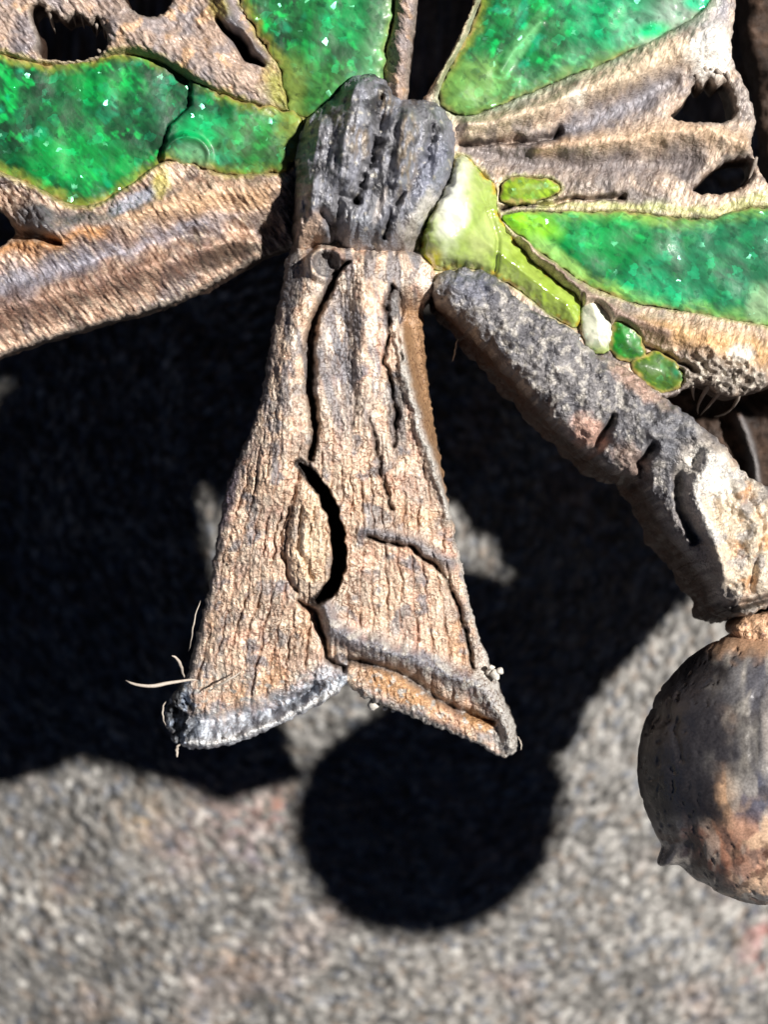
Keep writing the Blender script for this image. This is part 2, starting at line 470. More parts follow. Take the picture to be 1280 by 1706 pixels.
# ------------------------------------------------------------------ ground
def build_ground():
    def axis(lo, hi, st, far):
        core = np.arange(lo, hi + st, st)
        ext = []
        p, s_ = hi + st, st
        while p < far:
            s_ *= 1.25; p += s_; ext.append(p)
        e = np.array(ext)
        return np.concatenate([-(e[::-1]) + (lo + hi), core, e])
    gx = axis(-9.2, 9.2, 0.036, 120); gy = axis(-10.8, 7.0, 0.036, 120)
    X, Y = np.meshgrid(gx, gy)
    rr = np.hypot(X, Y) + 1e-3
    ax_, ay_ = X / rr, Y / rr
    best = np.full(X.shape, 9.0); second = np.full(X.shape, 9.0); bid = np.zeros(X.shape, np.int64)
    cs = 0.135
    ci = np.floor(X / cs).astype(np.int64); cj = np.floor(Y / cs).astype(np.int64)
    def hsh(a, b, s_):
        h = (a * 374761393 + b * 668265263 + s_ * 974634777) & 0xffffffff
        h = ((h ^ (h >> 13)) * 1274126177) & 0xffffffff
        h = h ^ (h >> 16)
        return (h & 0xffff) / 65535.0
    for da in (-2, -1, 0, 1, 2):
        for db in (-2, -1, 0, 1, 2):
            a, b = ci + da, cj + db
            fx = (a + hsh(a, b, 1)) * cs; fy = (b + hsh(a, b, 2)) * cs
            dx, dy = X - fx, Y - fy
            dr = dx * ax_ + dy * ay_; dt = -dx * ay_ + dy * ax_
            q = np.sqrt((dr / 0.78) ** 2 + (dt / 1.35) ** 2) / (cs * (0.75 + 0.5 * hsh(a, b, 5)))
            m = q < best
            second = np.where(m, best, np.minimum(second, q))
            best = np.where(m, q, best); bid = np.where(m, a * 7919 + b, bid)
    far = ss(11, 16, np.maximum(np.abs(X), np.abs(Y)))
    dome = np.sqrt(np.clip(1 - best ** 2 * 0.8, 0, 1))
    gh = hsh(bid, bid * 3 + 1, 7)
    hh = 0.15 * dome * (0.35 + 0.95 * gh) + 0.22 * fbm(X, Y, 2.2, 4, 5) + 0.25 * fbm(X, Y, 7, 2, 8)
    hh = hh * (1 - far)
    # the sheet slopes up towards the head of the picture
    hh += np.clip((Y + 6) * 0.13 + np.minimum(X + 4, 0) * 0.2, -2.0, 2.4)
    V = np.stack([X, Y, GZ + hh], -1).reshape(-1, 3) * S
    g = hsh(bid, bid + 5, 3); g2 = hsh(bid, bid + 9, 4); g3 = hsh(bid, bid + 13, 6)
    col = np.ones(X.shape + (3,)) * np.array([0.168, 0.162, 0.154])
    col *= (0.42 + 1.15 * g ** 1.4)[..., None] * (1.12 + .22 * np.clip(X / 6, -1, 1))[..., None]
    col = mix(col, np.array([0.26, 0.21, 0.17]), ss(.84, .97, g2) * .6)
    col = mix(col, np.array([0.13, 0.15, 0.19]), ss(.2, .05, g2) * .6)
    col = mix(col, np.array([0.42, 0.41, 0.39]), ss(.93, .98, g3))  # a few pale grains; their glint is put into the colour
    warm = ss(.15, .6, fbm(X, Y, 2.6, 3, 44))
    col = mix(col, col * np.array([1.12, .97, .94]), warm * .7)
    pxl = 640 + X * 100 * D / (D - GZ); pyl = 853 - Y * 100 * D / (D - GZ)
    def spot(cx, cy, r, c, k):
        nonlocal col
        m = np.exp(-((pxl - cx) ** 2 + (pyl - cy) ** 2) / r ** 2) * k * .4 * ss(.25, .6, g3)
        col = mix(col, np.array(c), m)
    spot(240, 1370, 32, (.62, .42, .22), .9); spot(395, 1360, 60, (.5, .3, .27), .7); spot(460, 1345, 26, (.7, .28, .18), .8)
    spot(1272, 1562, 26, (.75, .24, .2), .9); spot(1262, 1610, 26, (.7, .32, .28), .8); spot(300, 1420, 40, (.45, .28, .26), .6)
    spot(465, 1385, 14, (.03, .03, .03), 1); spot(985, 1452, 16, (.04, .04, .04), 1); spot(430, 1420, 30, (.36, .28, .36), .6)
    spot(90, 1500, 40, (.45, .33, .22), .5); spot(760, 1640, 60, (.42, .36, .3), .5); spot(400, 1600, 30, (.42, .26, .16), .7)
    ny, nx = X.shape
    I = np.arange(ny * nx).reshape(ny, nx)
    F = np.stack([I[:-1, :-1].ravel(), I[:-1, 1:].ravel(), I[1:, 1:].ravel(), I[1:, :-1].ravel()], 1)
    m, nt = nmat('grey_gritty_ground'); L = nt.links.new
    out = N(nt, 'ShaderNodeOutputMaterial'); bs = N(nt, 'ShaderNodeBsdfPrincipled'); L(bs.outputs[0], out.inputs[0])
    at = N(nt, 'ShaderNodeAttribute', attribute_name='Col')
    tc = N(nt, 'ShaderNodeTexCoord'); mp = N(nt, 'ShaderNodeMapping'); mp.inputs['Scale'].default_value = (1 / S,) * 3
    L(tc.outputs['Object'], mp.inputs[0])
    n1 = N(nt, 'ShaderNodeTexNoise'); n1.inputs['Scale'].default_value = 9; n1.inputs['Detail'].default_value = 4
    L(mp.outputs[0], n1.inputs['Vector'])
    sp = N(nt, 'ShaderNodeMapRange'); sp.inputs['From Min'].default_value = .3; sp.inputs['From Max'].default_value = .7
    sp.inputs['To Min'].default_value = .65; sp.inputs['To Max'].default_value = 1.35
    L(n1.outputs[0], sp.inputs[0])
    hs = N(nt, 'ShaderNodeVectorMath', operation='SCALE'); L(at.outputs['Color'], hs.inputs[0]); L(sp.outputs[0], hs.inputs[3])
    L(hs.outputs[0], bs.inputs['Base Color'])
    bs.inputs['Roughness'].default_value = 0.55
    bp = N(nt, 'ShaderNodeBump'); bp.inputs['Strength'].default_value = .8; bp.inputs['Distance'].default_value = .05 * S
    L(n1.outputs[0], bp.inputs['Height']); L(bp.outputs[0], bs.inputs['Normal'])
    o = mesh_obj('ground', V, F, m, None, col.reshape(-1, 3))
    tag(o, kind='structure')
build_ground()

# ------------------------------------------------------------------ the brooch
root = bpy.data.objects.new('brooch', None)
C.collection.objects.link(root)
tag(root, 'old weathered metal brooch with green enamelled wings, forked tail and round bead', 'brooch')

# ---- tail
TAIL = [(492, 385), (476, 425), (470, 480), (455, 540), (440, 620), (432, 680), (406, 740), (382, 790), (368, 850), (356, 920), (346, 990),
        (326, 1060), (316, 1105), (308, 1135), (288, 1152), (274, 1180), (272, 1218), (298, 1246), (345, 1248), (400, 1236), (450, 1213),
        (520, 1181), (560, 1156), (577, 1132), (592, 1152), (622, 1168), (680, 1190), (740, 1217), (800, 1240), (838, 1266), (864, 1254),
        (863, 1214), (840, 1165), (822, 1115), (800, 1065), (782, 1000), (767, 930), (752, 860), (737, 780), (722, 690), (710, 600),
        (704, 520), (712, 494), (738, 470), (722, 438), (700, 410), (690, 385), (600, 375)]
G1 = [(578, 440), (556, 470), (534, 510), (518, 550), (514, 600), (518, 660), (525, 705), (521, 765)]
GS = [(500, 774), (520, 792), (540, 822), (555, 857), (564, 892), (566, 930), (560, 965), (547, 986), (530, 999)]
G2 = [(656, 478), (640, 508), (648, 560), (641, 602), (652, 640), (664, 692), (655, 745)]
G3 = [(618, 700), (632, 770), (643, 815), (652, 850)]
G4 = [(612, 895), (680, 910), (715, 932), (745, 968), (764, 1015), (780, 1060), (792, 1112)]
RB = [(540, 1010), (560, 1050), (610, 1072), (680, 1092), (740, 1118), (800, 1142), (836, 1190), (850, 1240)]
VB = [(580, 1100), (640, 1108), (690, 1132), (735, 1168), (775, 1188), (820, 1200)]
RR = [(665, 560), (672, 610), (684, 670), (704, 730), (728, 795), (748, 865)]
RL = [(300, 1232), (345, 1236), (400, 1224), (460, 1199), (520, 1170), (562, 1146)]
CL = [(500, 1000), (520, 1020), (540, 1060), (548, 1095), (574, 1112)]
def tail_warp(x, y):
    return x + 6 * fbm(x, y, 45, 3, 11) + 2.2 * fbm(x, y, 13, 2, 15), y + 6 * fbm(x, y, 45, 3, 12)
def tail_h(x, y, d):
    wx, wy = tail_warp(x, y)
    u = (wx - 602) / (wy + 47) * 1000
    h = np.zeros_like(x)
    cu = (x - 602) / (y + 47) * 1000
    h += 0.45 * (1 - (np.abs(cu + 30) / 235) ** 2.2)
    # flutes fanning out from the neck
    fl = np.sin(u * 2 * np.pi / 42.0 + 1.1 * fbm(x, y, 120, 2, 21))
    fl2 = np.sin(u * 2 * np.pi / 17.0 + 2.5 * fbm(x, y, 60, 2, 22))
    low = ss(620, 860, y)
    notedge = ss(0, 26, d) * (1 - .85 * (1 - ss(20, 60, seg(x, y, RL)[0]))) * (1 - .8 * line(x, y, RB, 24))
    stripe = 1 - np.abs(fl) ** 0.7
    h -= (0.012 + 0.06 * low) * ss(.35, 1, stripe) * notedge * (0.25 + .9 * ss(-.3, .4, fbm(x, y, 70, 3, 23)))
    h -= 0.012 * (1 - np.abs(fl2)) * notedge
    # long strand on the left of the neck
    h += 0.18 * line(wx, wy, [(530, 440), (500, 520), (482, 620), (480, 720), (440, 820)], [20, 22, 24, 26, 26])
    h -= 0.2 * line(wx, wy, [(560, 470), (575, 600), (590, 680)], [24, 32, 20])
    h += 0.14 * line(wx, wy, [(615, 440), (605, 560), (600, 700)], [18, 18, 16])
    gv = 0.35 + 0.9 * ss(-.35, .35, fbm(x, y, 26, 3, 71))
    # tongue beside the slit
    h += 0.20 * (1 - ss(.35, 1.15, np.hypot(*[a / b for a, b in zip(rot(wx - 520, wy - 900, 4), (46, 112))])))
    h -= 0.10 * gv * line(wx, wy, [(500, 790), (480, 850), (468, 910), (482, 970), (510, 1000)], 5) + .1 * line(wx, wy, [(505, 850), (498, 910), (520, 960)], 5)
    # grooves, running deep and shallow
    gv = 0.35 + 0.9 * ss(-.35, .35, fbm(x, y, 26, 3, 71))
    h -= 0.6 * line(wx, wy, G1, [4, 6, 7, 6, 9, 8, 6, 3])
    h -= 1.7 * line(x + 5 * fbm(x, y, 24, 3, 4), y, GS, [3, 8, 11, 13, 14, 14, 13, 10, 5], True)
    h -= gv * 0.22 * line(wx, wy, G2, [3, 5, 3, 4, 3, 4, 3]) + gv * 0.10 * line(wx, wy, [(656, 478), (672, 500), (664, 540), (668, 600)], 3)
    h -= gv * 0.15 * line(wx, wy, G3, [3, 4, 5, 3])
    h -= gv * 0.24 * line(wx, wy, G4, [3, 4, 6, 4, 5, 3])
    h += 0.16 * line(wx, wy, [(608, 882), (650, 890), (700, 908), (750, 938)], 12)
    h += 0.18 * line(wx, wy, RR, 9)
    # outer slope to the right of that ridge
    dr, _ = seg(x, y, RR); right = ss(2, 30, dr) * (x > np.interp(y, [p[1] for p in RR], [p[0] for p in RR])) * ss(470, 520, y) * (1 - ss(830, 900, y))
    h -= 0.75 * right
    # foot of the tail
    h += 0.30 * line(wx, wy, RB, [10, 14, 16, 16, 18, 20, 14, 10])
    h -= 0.30 * line(wx, wy, VB, [6, 9, 11, 10, 8, 4])
    h -= 0.30 * line(wx, wy, CL, [4, 6, 6, 5, 5])
    h += 0.20 * line(wx, wy, RL, 9) + .10 * fbm(x, y, 22, 3, 81) * (1 - ss(20, 60, seg(x, y, RL)[0]))
    h -= 0.30 * line(wx, wy, [(320, 1205), (380, 1200), (450, 1178), (520, 1146)], [10, 14, 15, 8])
    h -= 0.5 * blob(x, y, 290, 1200, 26, 42, 0) * ss(.0, .5, fbm(x, y, 18, 3, 31) + .35)
    h -= 0.7 * ss(440, 395, y + 8 * fbm(x, y, 24, 2, 83))
    # eyelet at the neck
    rr = np.hypot(x - 545, y - 442)
    h += 0.2 * np.exp(-((rr - 27) / 7) ** 2) - 0.2 * (rr < 20)
    h += 0.022 * ridged(wx, wy, 13, 2, 41) + 0.016 * fbm(x, y, 7, 2, 45) + 0.07 * fbm(x, y, 60, 3, 46)
    h += 0.02 * streak(x, y, 88, 6, 26, 47)
    return h
def tail_c(x, y, d, h):
    col = np.ones(x.shape + (3,)) * TAN
    n = fbm(x, y, 60, 4, 51); n2 = fbm(x, y, 18, 3, 52)
    col = mix(col, PINK, ss(-.1, .5, n) * .7)
    col = mix(col, CREAM, ss(-.1, .4, n2) * .75)
    col = mix(col, ORANGE, ss(.1, .6, fbm(x, y, 90, 3, 53)) * ss(760, 880, y) * .4)
    col = mix(col, BLUEG, blob(x, y, 570, 570, 30, 120, 0) * .85)
    col = mix(col, BLUEG, ss(.1, .45, fbm(x, y, 40, 4, 54)) * .8)
    col = mix(col, srgb(176, 164, 154), ss(-.05, .3, fbm(x, y, 70, 4, 57)) * .55)
    col = mix(col, srgb(120, 96, 80), ss(.1, .4, streak(x, y, 86, 7, 40, 58)) * .35)
    up = ss(800, 640, y)
    col = mix(col, srgb(134, 132, 138), up * ss(.0, .35, streak(x, y, 85, 22, 90, 85)) * .8)
    col = mix(col, srgb(250, 234, 218), up * ss(.1, .4, streak(x, y, 85, 14, 70, 87)) * .7)
    wx, wy = tail_warp(x, y)
    u = (wx - 602) / (wy + 47) * 1000
    fl = np.sin(u * 2 * np.pi / 42.0 + 1.1 * fbm(x, y, 120, 2, 21))
    col = mix(col, srgb(140, 92, 62), ss(.5, .9, 1 - np.abs(fl) ** .7 + .15 * n2) * ss(620, 820, y) * .6 * ss(5, 20, d))
    # grey crust on rims and ridges; shading of the left edge painted dark
    left = np.interp(y, [425, 620, 850, 1100, 1250], [470, 438, 366, 316, 272])
    col = mix(col, GREY, (1 - ss(8, 30, x - left + 10 * n2)) * .85)
    col = mix(col, DARK, (1 - ss(2, 12, x - left + 8 * n2)) * .8)
    col = mix(col, BLUEG, line(wx, wy, RB, 20) * .9)
    col = mix(col, PALE, line(wx, wy, RB, 20) * ss(.0, .4, n2) * .9)
    col = mix(col, BLUEG, line(wx, wy, [(608, 882), (650, 890), (700, 908), (750, 938)], 12) * .8)
    col = mix(col, DARK, line(wx, wy, VB, 7) * .85)
    col = mix(col, srgb(196, 148, 100), blob(x, y, 665, 1143, 75, 20, 24, nz=.5, wl=25) * .8 * (1 - line(wx, wy, VB, 7)))
    col = mix(col, srgb(206, 160, 112), blob(x, y, 800, 1205, 26, 12, 24, nz=.3, wl=25) * .8)
    col = mix(col, BLUEG * .7, blob(x, y, 690, 1195, 110, 14, 22, nz=.5, wl=20) * .7)
    col = mix(col, PALE, ss(.25, .45, fbm(x, y, 13, 2, 61)) * ss(1090, 1140, y) * .9)
    col = mix(col, PALE, blob(x, y, 845, 1215, 22, 50, -10) * .8)
    col = mix(col, PALE, blob(x, y, 805, 1110, 24, 40, -20) * .7)
    ft = 1 - ss(14, 60, np.where(x < 580, seg(x, y, RL)[0], 999))
    col = mix(col, ICE * .6, ft * .85)
    col = mix(col, srgb(216, 224, 236), ft * ss(-.2, .2, fbm(x, y, 22, 3, 62)) * .9)
    col = mix(col, srgb(235, 235, 235), line(x, y, RL, 6) * .8)
    col = mix(col, DARK, ft * ss(.3, .5, fbm(x, y, 22, 3, 63)) * .7)
    lc = blob(x, y, 292, 1190, 38, 60, 0)
    col = mix(col, srgb(70, 74, 80), lc * .8); col = mix(col, ICE * .9, lc * ss(.0, .3, fbm(x, y, 20, 3, 64)) * .8)
    col = mix(col, PALE, (1 - ss(2, 9, np.where(x > 600, d, 99))) * ss(850, 900, y) * .8)
    # right flank, brown
    rx = np.interp(y, [p[1] for p in RR], [p[0] for p in RR])
    fl_ = ss(2, 12, x - rx) * ss(480, 520, y) * (1 - ss(860, 900, y))
    col = mix(col, srgb(158, 122, 88), fl_ * .95)
    col = mix(col, PALE, line(wx, wy, RR, 7) * ss(540, 600, y))
    col = mix(col, GREY, blob(x, y, 662, 690, 16, 70, -6) * .7)
    col = mix(col, GREY, blob(x, y, 655, 510, 14, 30, 0) * .9)
    col = mix(col, GREY, blob(x, y, 485, 465, 20, 60, 4) * .8)
    col = mix(col, srgb(92, 82, 96), blob(x, y, 375, 835, 14, 60, 16) * .8)
    for g, w in ((G1, 7), (G2, 3.5), (G3, 3.5), (G4, 3.5), (CL, 4)):
        col = mix(col, srgb(60, 42, 32), line(wx, wy, g, w) * .9)
    col = mix(col, srgb(252, 224, 190), blob(x, y, 524, 905, 30, 92, 3, nz=.6, wl=34, soft=.7) * .6)
    col = mix(col, srgb(140, 100, 74), ss(-.2, .3, n2) * line(wx, wy, [(500, 790), (480, 850), (468, 910), (482, 970), (510, 1000)], 4) * .8)
    dS = line(x + 5 * fbm(x, y, 24, 3, 4), y, GS, 14, True)
    col = mix(col, srgb(44, 34, 28), dS)
    rr = np.hypot(x - 545, y - 442)
    col = mix(col, GREY, (rr < 24) * .8)
    return col
def tail_z(x, y):
    return 0.1 - 2.0 * ss(600, 1400, y)
relief('tail', TAIL, M_TAIL, root, tail_h, tail_c, step=1.5, zplane=tail_z, bottom=lambda x, y: tail_z(x, y) - 2.15, rows=6,
       edge=(12, 0.22), rough=(4.5, 15), wall_col=srgb(70, 54, 44), seed=1)

# ---- body
BODY = [(600, 118), (632, 122), (655, 146), (672, 166), (704, 160), (735, 172), (757, 205), (762, 240), (752, 290), (728, 340), (704, 380), (700, 420), (684, 446),
        (662, 430), (640, 452), (612, 436), (590, 448), (566, 424), (540, 430), (522, 408), (500, 430), (486, 420), (474, 400), (476, 340), (488, 280), (496, 220), (520, 186), (556, 162), (574, 136)]
def body_h(x, y, d):
    wx = x + 7 * fbm(x, y, 40, 3, 101); wy = y + 7 * fbm(x, y, 40, 3, 102)
    dome = np.sqrt(np.clip(1 - ((x - 622) / 150) ** 2, 0, 1)) * 0.55
    h = dome * ss(0, 60, d) + 0.35 * ss(0, 28, d)
    h -= (0.2 + 0.25 * ss(-.3, .3, fbm(x, y, 24, 3, 131))) * line(wx, wy, [(636, 165), (634, 215), (628, 260), (606, 305), (596, 345)], [7, 11, 11, 9, 6])
    h -= (0.1 + 0.22 * ss(-.3, .3, fbm(x, y, 24, 3, 132))) * line(wx, wy, [(722, 215), (716, 260), (690, 310), (660, 350), (640, 400)], [5, 7, 7, 6, 4])
    h -= 0.2 * line(wx, wy, [(596, 345), (570, 330), (560, 380), (570, 420)], [6, 8, 10, 6])
    h -= 0.4 * line(wx, wy, [(540, 360), (560, 400), (530, 420)], 7)
    h += 0.22 * line(wx, wy, [(680, 200), (672, 260), (660, 310)], 12)
    h += 0.25 * line(wx, wy, [(590, 170), (588, 240), (570, 300)], 20)
    h += 0.25 * line(wx, wy, [(745, 260), (720, 320), (690, 370)], 12)
    h += 0.20 * line(wx, wy, [(535, 220), (520, 290), (522, 350)], 14)
    h += 0.03 * ridged(*[a / b for a, b in zip(rot(wx, wy, 100), (2.2, 1))], 13, 3, 111)
    h += 0.06 * streak(x, y, 98, 13, 60, 112) + 0.015 * fbm(x, y, 8, 2, 113) + .10 * fbm(x, y, 50, 2, 114)
    h -= 0.38 * ss(372, 440, y)
    h -= 1.3 * ss(500, 470, x + 6 * fbm(x, y, 30, 2, 9)) * ss(250, 300, y)
    return h
def body_c(x, y, d, h):
    col = np.ones(x.shape + (3,)) * srgb(130, 130, 136)
    col = mix(col, srgb(150, 152, 164), ss(-.1, .4, streak(x, y, 97, 14, 50, 121)) * .8)
    col = mix(col, srgb(46, 45, 48), ss(.05, .4, fbm(x, y, 34, 4, 122)) * .8)
    col = mix(col, srgb(150, 132, 108), (blob(x, y, 678, 265, 16, 70, 4, wl=20) + blob(x, y, 598, 250, 16, 26, 0, wl=20) + blob(x, y, 640, 180, 14, 24, 0)) * .7 * ss(-.2, .2, streak(x, y, 97, 8, 30, 124)))
    col = mix(col, TAN * .9, blob(x, y, 515, 395, 20, 32, 25, wl=20) * .9)
    col = mix(col, srgb(150, 154, 172), blob(x, y, 722, 290, 22, 70, 25) * .75)
    col = mix(col, srgb(220, 215, 210), blob(x, y, 705, 355, 12, 44, 35, wl=16, nz=.6) * .95)
    col = mix(col, srgb(205, 195, 190), blob(x, y, 632, 355, 6, 30, 20, wl=16) * .7)
    col = mix(col, srgb(160, 165, 175), blob(x, y, 600, 395, 30, 26, 0, wl=20) * .6)
    col = mix(col, srgb(170, 160, 150), blob(x, y, 680, 400, 22, 26, 0, wl=20) * .6)
    col = mix(col, srgb(200, 195, 185), ss(.5, .62, fbm(x, y, 14, 2, 125)) * .8)
    col = mix(col, srgb(186, 160, 140), ss(400, 440, y + 14 * fbm(x, y, 22, 3, 141)) * .7)
    col = mix(col, srgb(34, 28, 25), (1 - ss(486, 512, x + 8 * fbm(x, y, 24, 2, 9))) * ss(270, 310, y))  # shade down the lower left side, painted near black
    return col
relief('body', BODY, M_BODY, root, body_h, body_c, step=1.5, zplane=lambda x, y: -0.02 + 0 * x, bottom=-1.0, rows=6, edge=(12, 0.2),
       rough=(4.0, 16), wall_col=srgb(44, 38, 34), seed=2)

# ---- enamel cells
def near_cells(x, y, polys, w):
    m = np.zeros(x.shape)
    for p in polys:
        s_ = -sdf(x, y, smooth_poly(p, 1))
        m = np.maximum(m, 1 - ss(0, w, s_ + 7 * fbm(x, y, 16, 3, 77)))
    return m
def green_c(seed, base=(14, 120, 62), bright=(0, 190, 84), dark=(10, 66, 38), olive=(130, 140, 52), margin=14, wash=None, ang=50):
    def f(x, y, d, h):
        col = np.ones(x.shape + (3,)) * srgb(*base) * .66
        n = fbm(x, y, 95, 3, seed); n2 = fbm(x, y, 30, 4, seed + 3)
        col = mix(col, srgb(*dark), ss(-.1, .3, n) * .9)
        st = streak(x, y, ang, 9, 30, seed + 2)
        col = mix(col, srgb(*bright) * .85, ss(.15, .6, -n + .35 * n2 + .2 * st) * .85)  # bright blobs and streaks: glints of the glass painted in colour
        col = mix(col, srgb(*bright), ss(.25, .5, n2 + .3 * st) * .6)
        col = mix(col, srgb(*dark) * .7, ss(.15, .5, fbm(x, y, 40, 4, seed + 7)) * .75)
        col = mix(col, srgb(0, 165, 120), ss(.3, .55, fbm(x, y, 50, 3, seed + 11)) * .6)
        col = mix(col, srgb(*olive), (1 - ss(margin * .3, margin * 1.6, d + 8 * n2)) * .85)
        col = mix(col, srgb(190, 160, 110), (1 - ss(0, 7, d + 5 * n2)) * .7)
        col = mix(col, srgb(*dark) * .6, ss(.12, .42, -st) * .5)
        if wash:
            for (cx, cy, rx, ry, dg, c, k) in wash:
                col = mix(col, srgb(*c), blob(x, y, cx, cy, rx, ry, dg, soft=.5, nz=.35, wl=50, seed=seed + 5) * k)
        return col
    return f
def enamel_h(seed, dome=0.25, rough=1.0, extra=None):
    def f(x, y, d):
        h = dome * (1 - np.exp(-d / 30)) + rough * (0.06 * fbm(x, y, 90, 2, seed + 20) + 0.002 * fbm(x, y, 18, 2, seed + 21))
        if extra: h = h + extra(x, y)
        return h
    return f
ENM = {}
EL = [(-300, 90), (-60, 80), (0, 84), (45, 100), (100, 106), (160, 96), (200, 82), (240, 86), (290, 108), (340, 142), (400, 168), (450, 178), (496, 186), (510, 220),
      (500, 262), (474, 287), (420, 291), (370, 294), (340, 276), (300, 268), (268, 268), (238, 292), (200, 318), (170, 337), (135, 345), (100, 337),
      (60, 312), (0, 286), (-60, 268), (-300, 230)]
ET = [(370, -200), (388, -60), (397, 0), (416, 32), (440, 72), (468, 112), (474, 150), (480, 190), (530, 200), (600, 190), (640, 150), (640, 100), (654, 50), (660, 0), (662, -60), (665, -200)]
EU = [(850, -200), (815, -60), (798, 20), (768, 80), (738, 130), (730, 175), (770, 196), (806, 186), (870, 160), (950, 126), (1030, 96), (1100, 62), (1172, 22), (1200, -30), (1210, -200)]
EM = [(828, 358), (880, 350), (960, 355), (1040, 350), (1120, 363), (1190, 366), (1240, 345), (1290, 345), (1420, 345), (1420, 560), (1300, 552), (1270, 541), (1200, 530),
      (1130, 516), (1060, 506), (1000, 486), (950, 456), (900, 420), (860, 388)]
EY = [(836, 300), (870, 292), (932, 300), (935, 322), (900, 336), (832, 342)]
EG = [(756, 262), (775, 256), (800, 285), (828, 310), (826, 345), (842, 380), (880, 430), (940, 478), (970, 492), (970, 552), (930, 534), (880, 494), (845, 468), (790, 446), (735, 452),
      (700, 445), (698, 400), (715, 350), (742, 310)]
EW = [(972, 500), (1000, 496), (1022, 530), (1018, 588), (990, 592), (968, 560)]
EB = [(1018, 534), (1040, 530), (1070, 555), (1080, 600), (1050, 606), (1014, 590)]
EO = [(1070, 590), (1100, 582), (1140, 612), (1142, 645), (1110, 658), (1070, 640), (1048, 606)]

# ---- left wing
LW = [(-320, -320), (690, -320), (698, -100), (697, 0), (690, 60), (682, 120), (680, 172), (640, 230), (560, 330), (520, 350), (500, 402), (462, 412), (430, 424), (400, 440), (330, 482),
      (250, 512), (120, 547), (0, 586), (-320, 700)]
H1 = [(50, 8), (66, 2), (78, 20), (86, 12), (104, 36), (118, 22), (140, 26), (150, 44), (160, 24), (176, 52), (182, 78), (152, 96), (100, 101), (58, 93), (66, 62), (52, 36)]
H2 = [(200, -40), (206, 0), (222, 20), (247, 29), (274, 20), (288, -10), (300, -40)]
H3 = [(-60, 320), (-4, 345), (16, 372), (8, 400), (-10, 410), (-60, 400)]
def under(x, y, polys, depth=0.35, w=10):
    m = 0
    for p in polys:
        m = np.maximum(m, ss(-w * .4, w, sdf(x, y, smooth_poly(p, 1))))
    return -depth * m
def lw_h(x, y, d):
    h = 0.10 * fbm(x, y, 80, 3, 201) + 0.05 * streak(x, y, 52, 6, 26, 202, 3) + 0.02 * fbm(x, y, 9, 2, 203)
    wx = x + 8 * fbm(x, y, 50, 2, 205); wy = y + 8 * fbm(x, y, 50, 2, 206)
    # lower rim: two swelling bands with a trough between
    h += 0.30 * line(wx, wy, [(-300, 480), (0, 405), (140, 385), (260, 350), (360, 320), (460, 315)], [30, 28, 24, 26, 26, 24])
    h -= 0.18 * line(wx, wy, [(-300, 560), (0, 475), (120, 440), (250, 402), (400, 380), (460, 370)], [18, 18, 16, 14, 12, 10])
    h += 0.25 * line(wx, wy, [(-300, 620), (0, 520), (150, 475), (300, 430), (420, 400)], [26, 24, 24, 22, 14])
    low = ss(0, 70, d)
    h -= 0.5 * (1 - low) * (y > 300)
    h -= 0.55 * line(wx, wy, [(-20, 360), (20, 385), (60, 392), (100, 405)], [8, 10, 8, 3])
    h += 0.20 * blob(x, y, 50, 360, 42, 24, 18)
    # strut between the two green cells, with its slit
    h += 0.25 * line(wx, wy, [(200, 50), (330, 110), (430, 150)], [30, 36, 26])
    h -= 0.9 * line(wx, wy, [(366, 34), (392, 62), (412, 88), (436, 108)], [3, 7, 9, 3])
    h += 0.25 * line(wx, wy, [(350, -60), (372, 10), (410, 60), (440, 100)], [10, 10, 9, 7])
    h += 0.3 * line(wx, wy, [(680, -200), (676, 0), (668, 110), (660, 170)], [20, 18, 17, 18])
    h += under(x, y, (EL, ET))
    return h
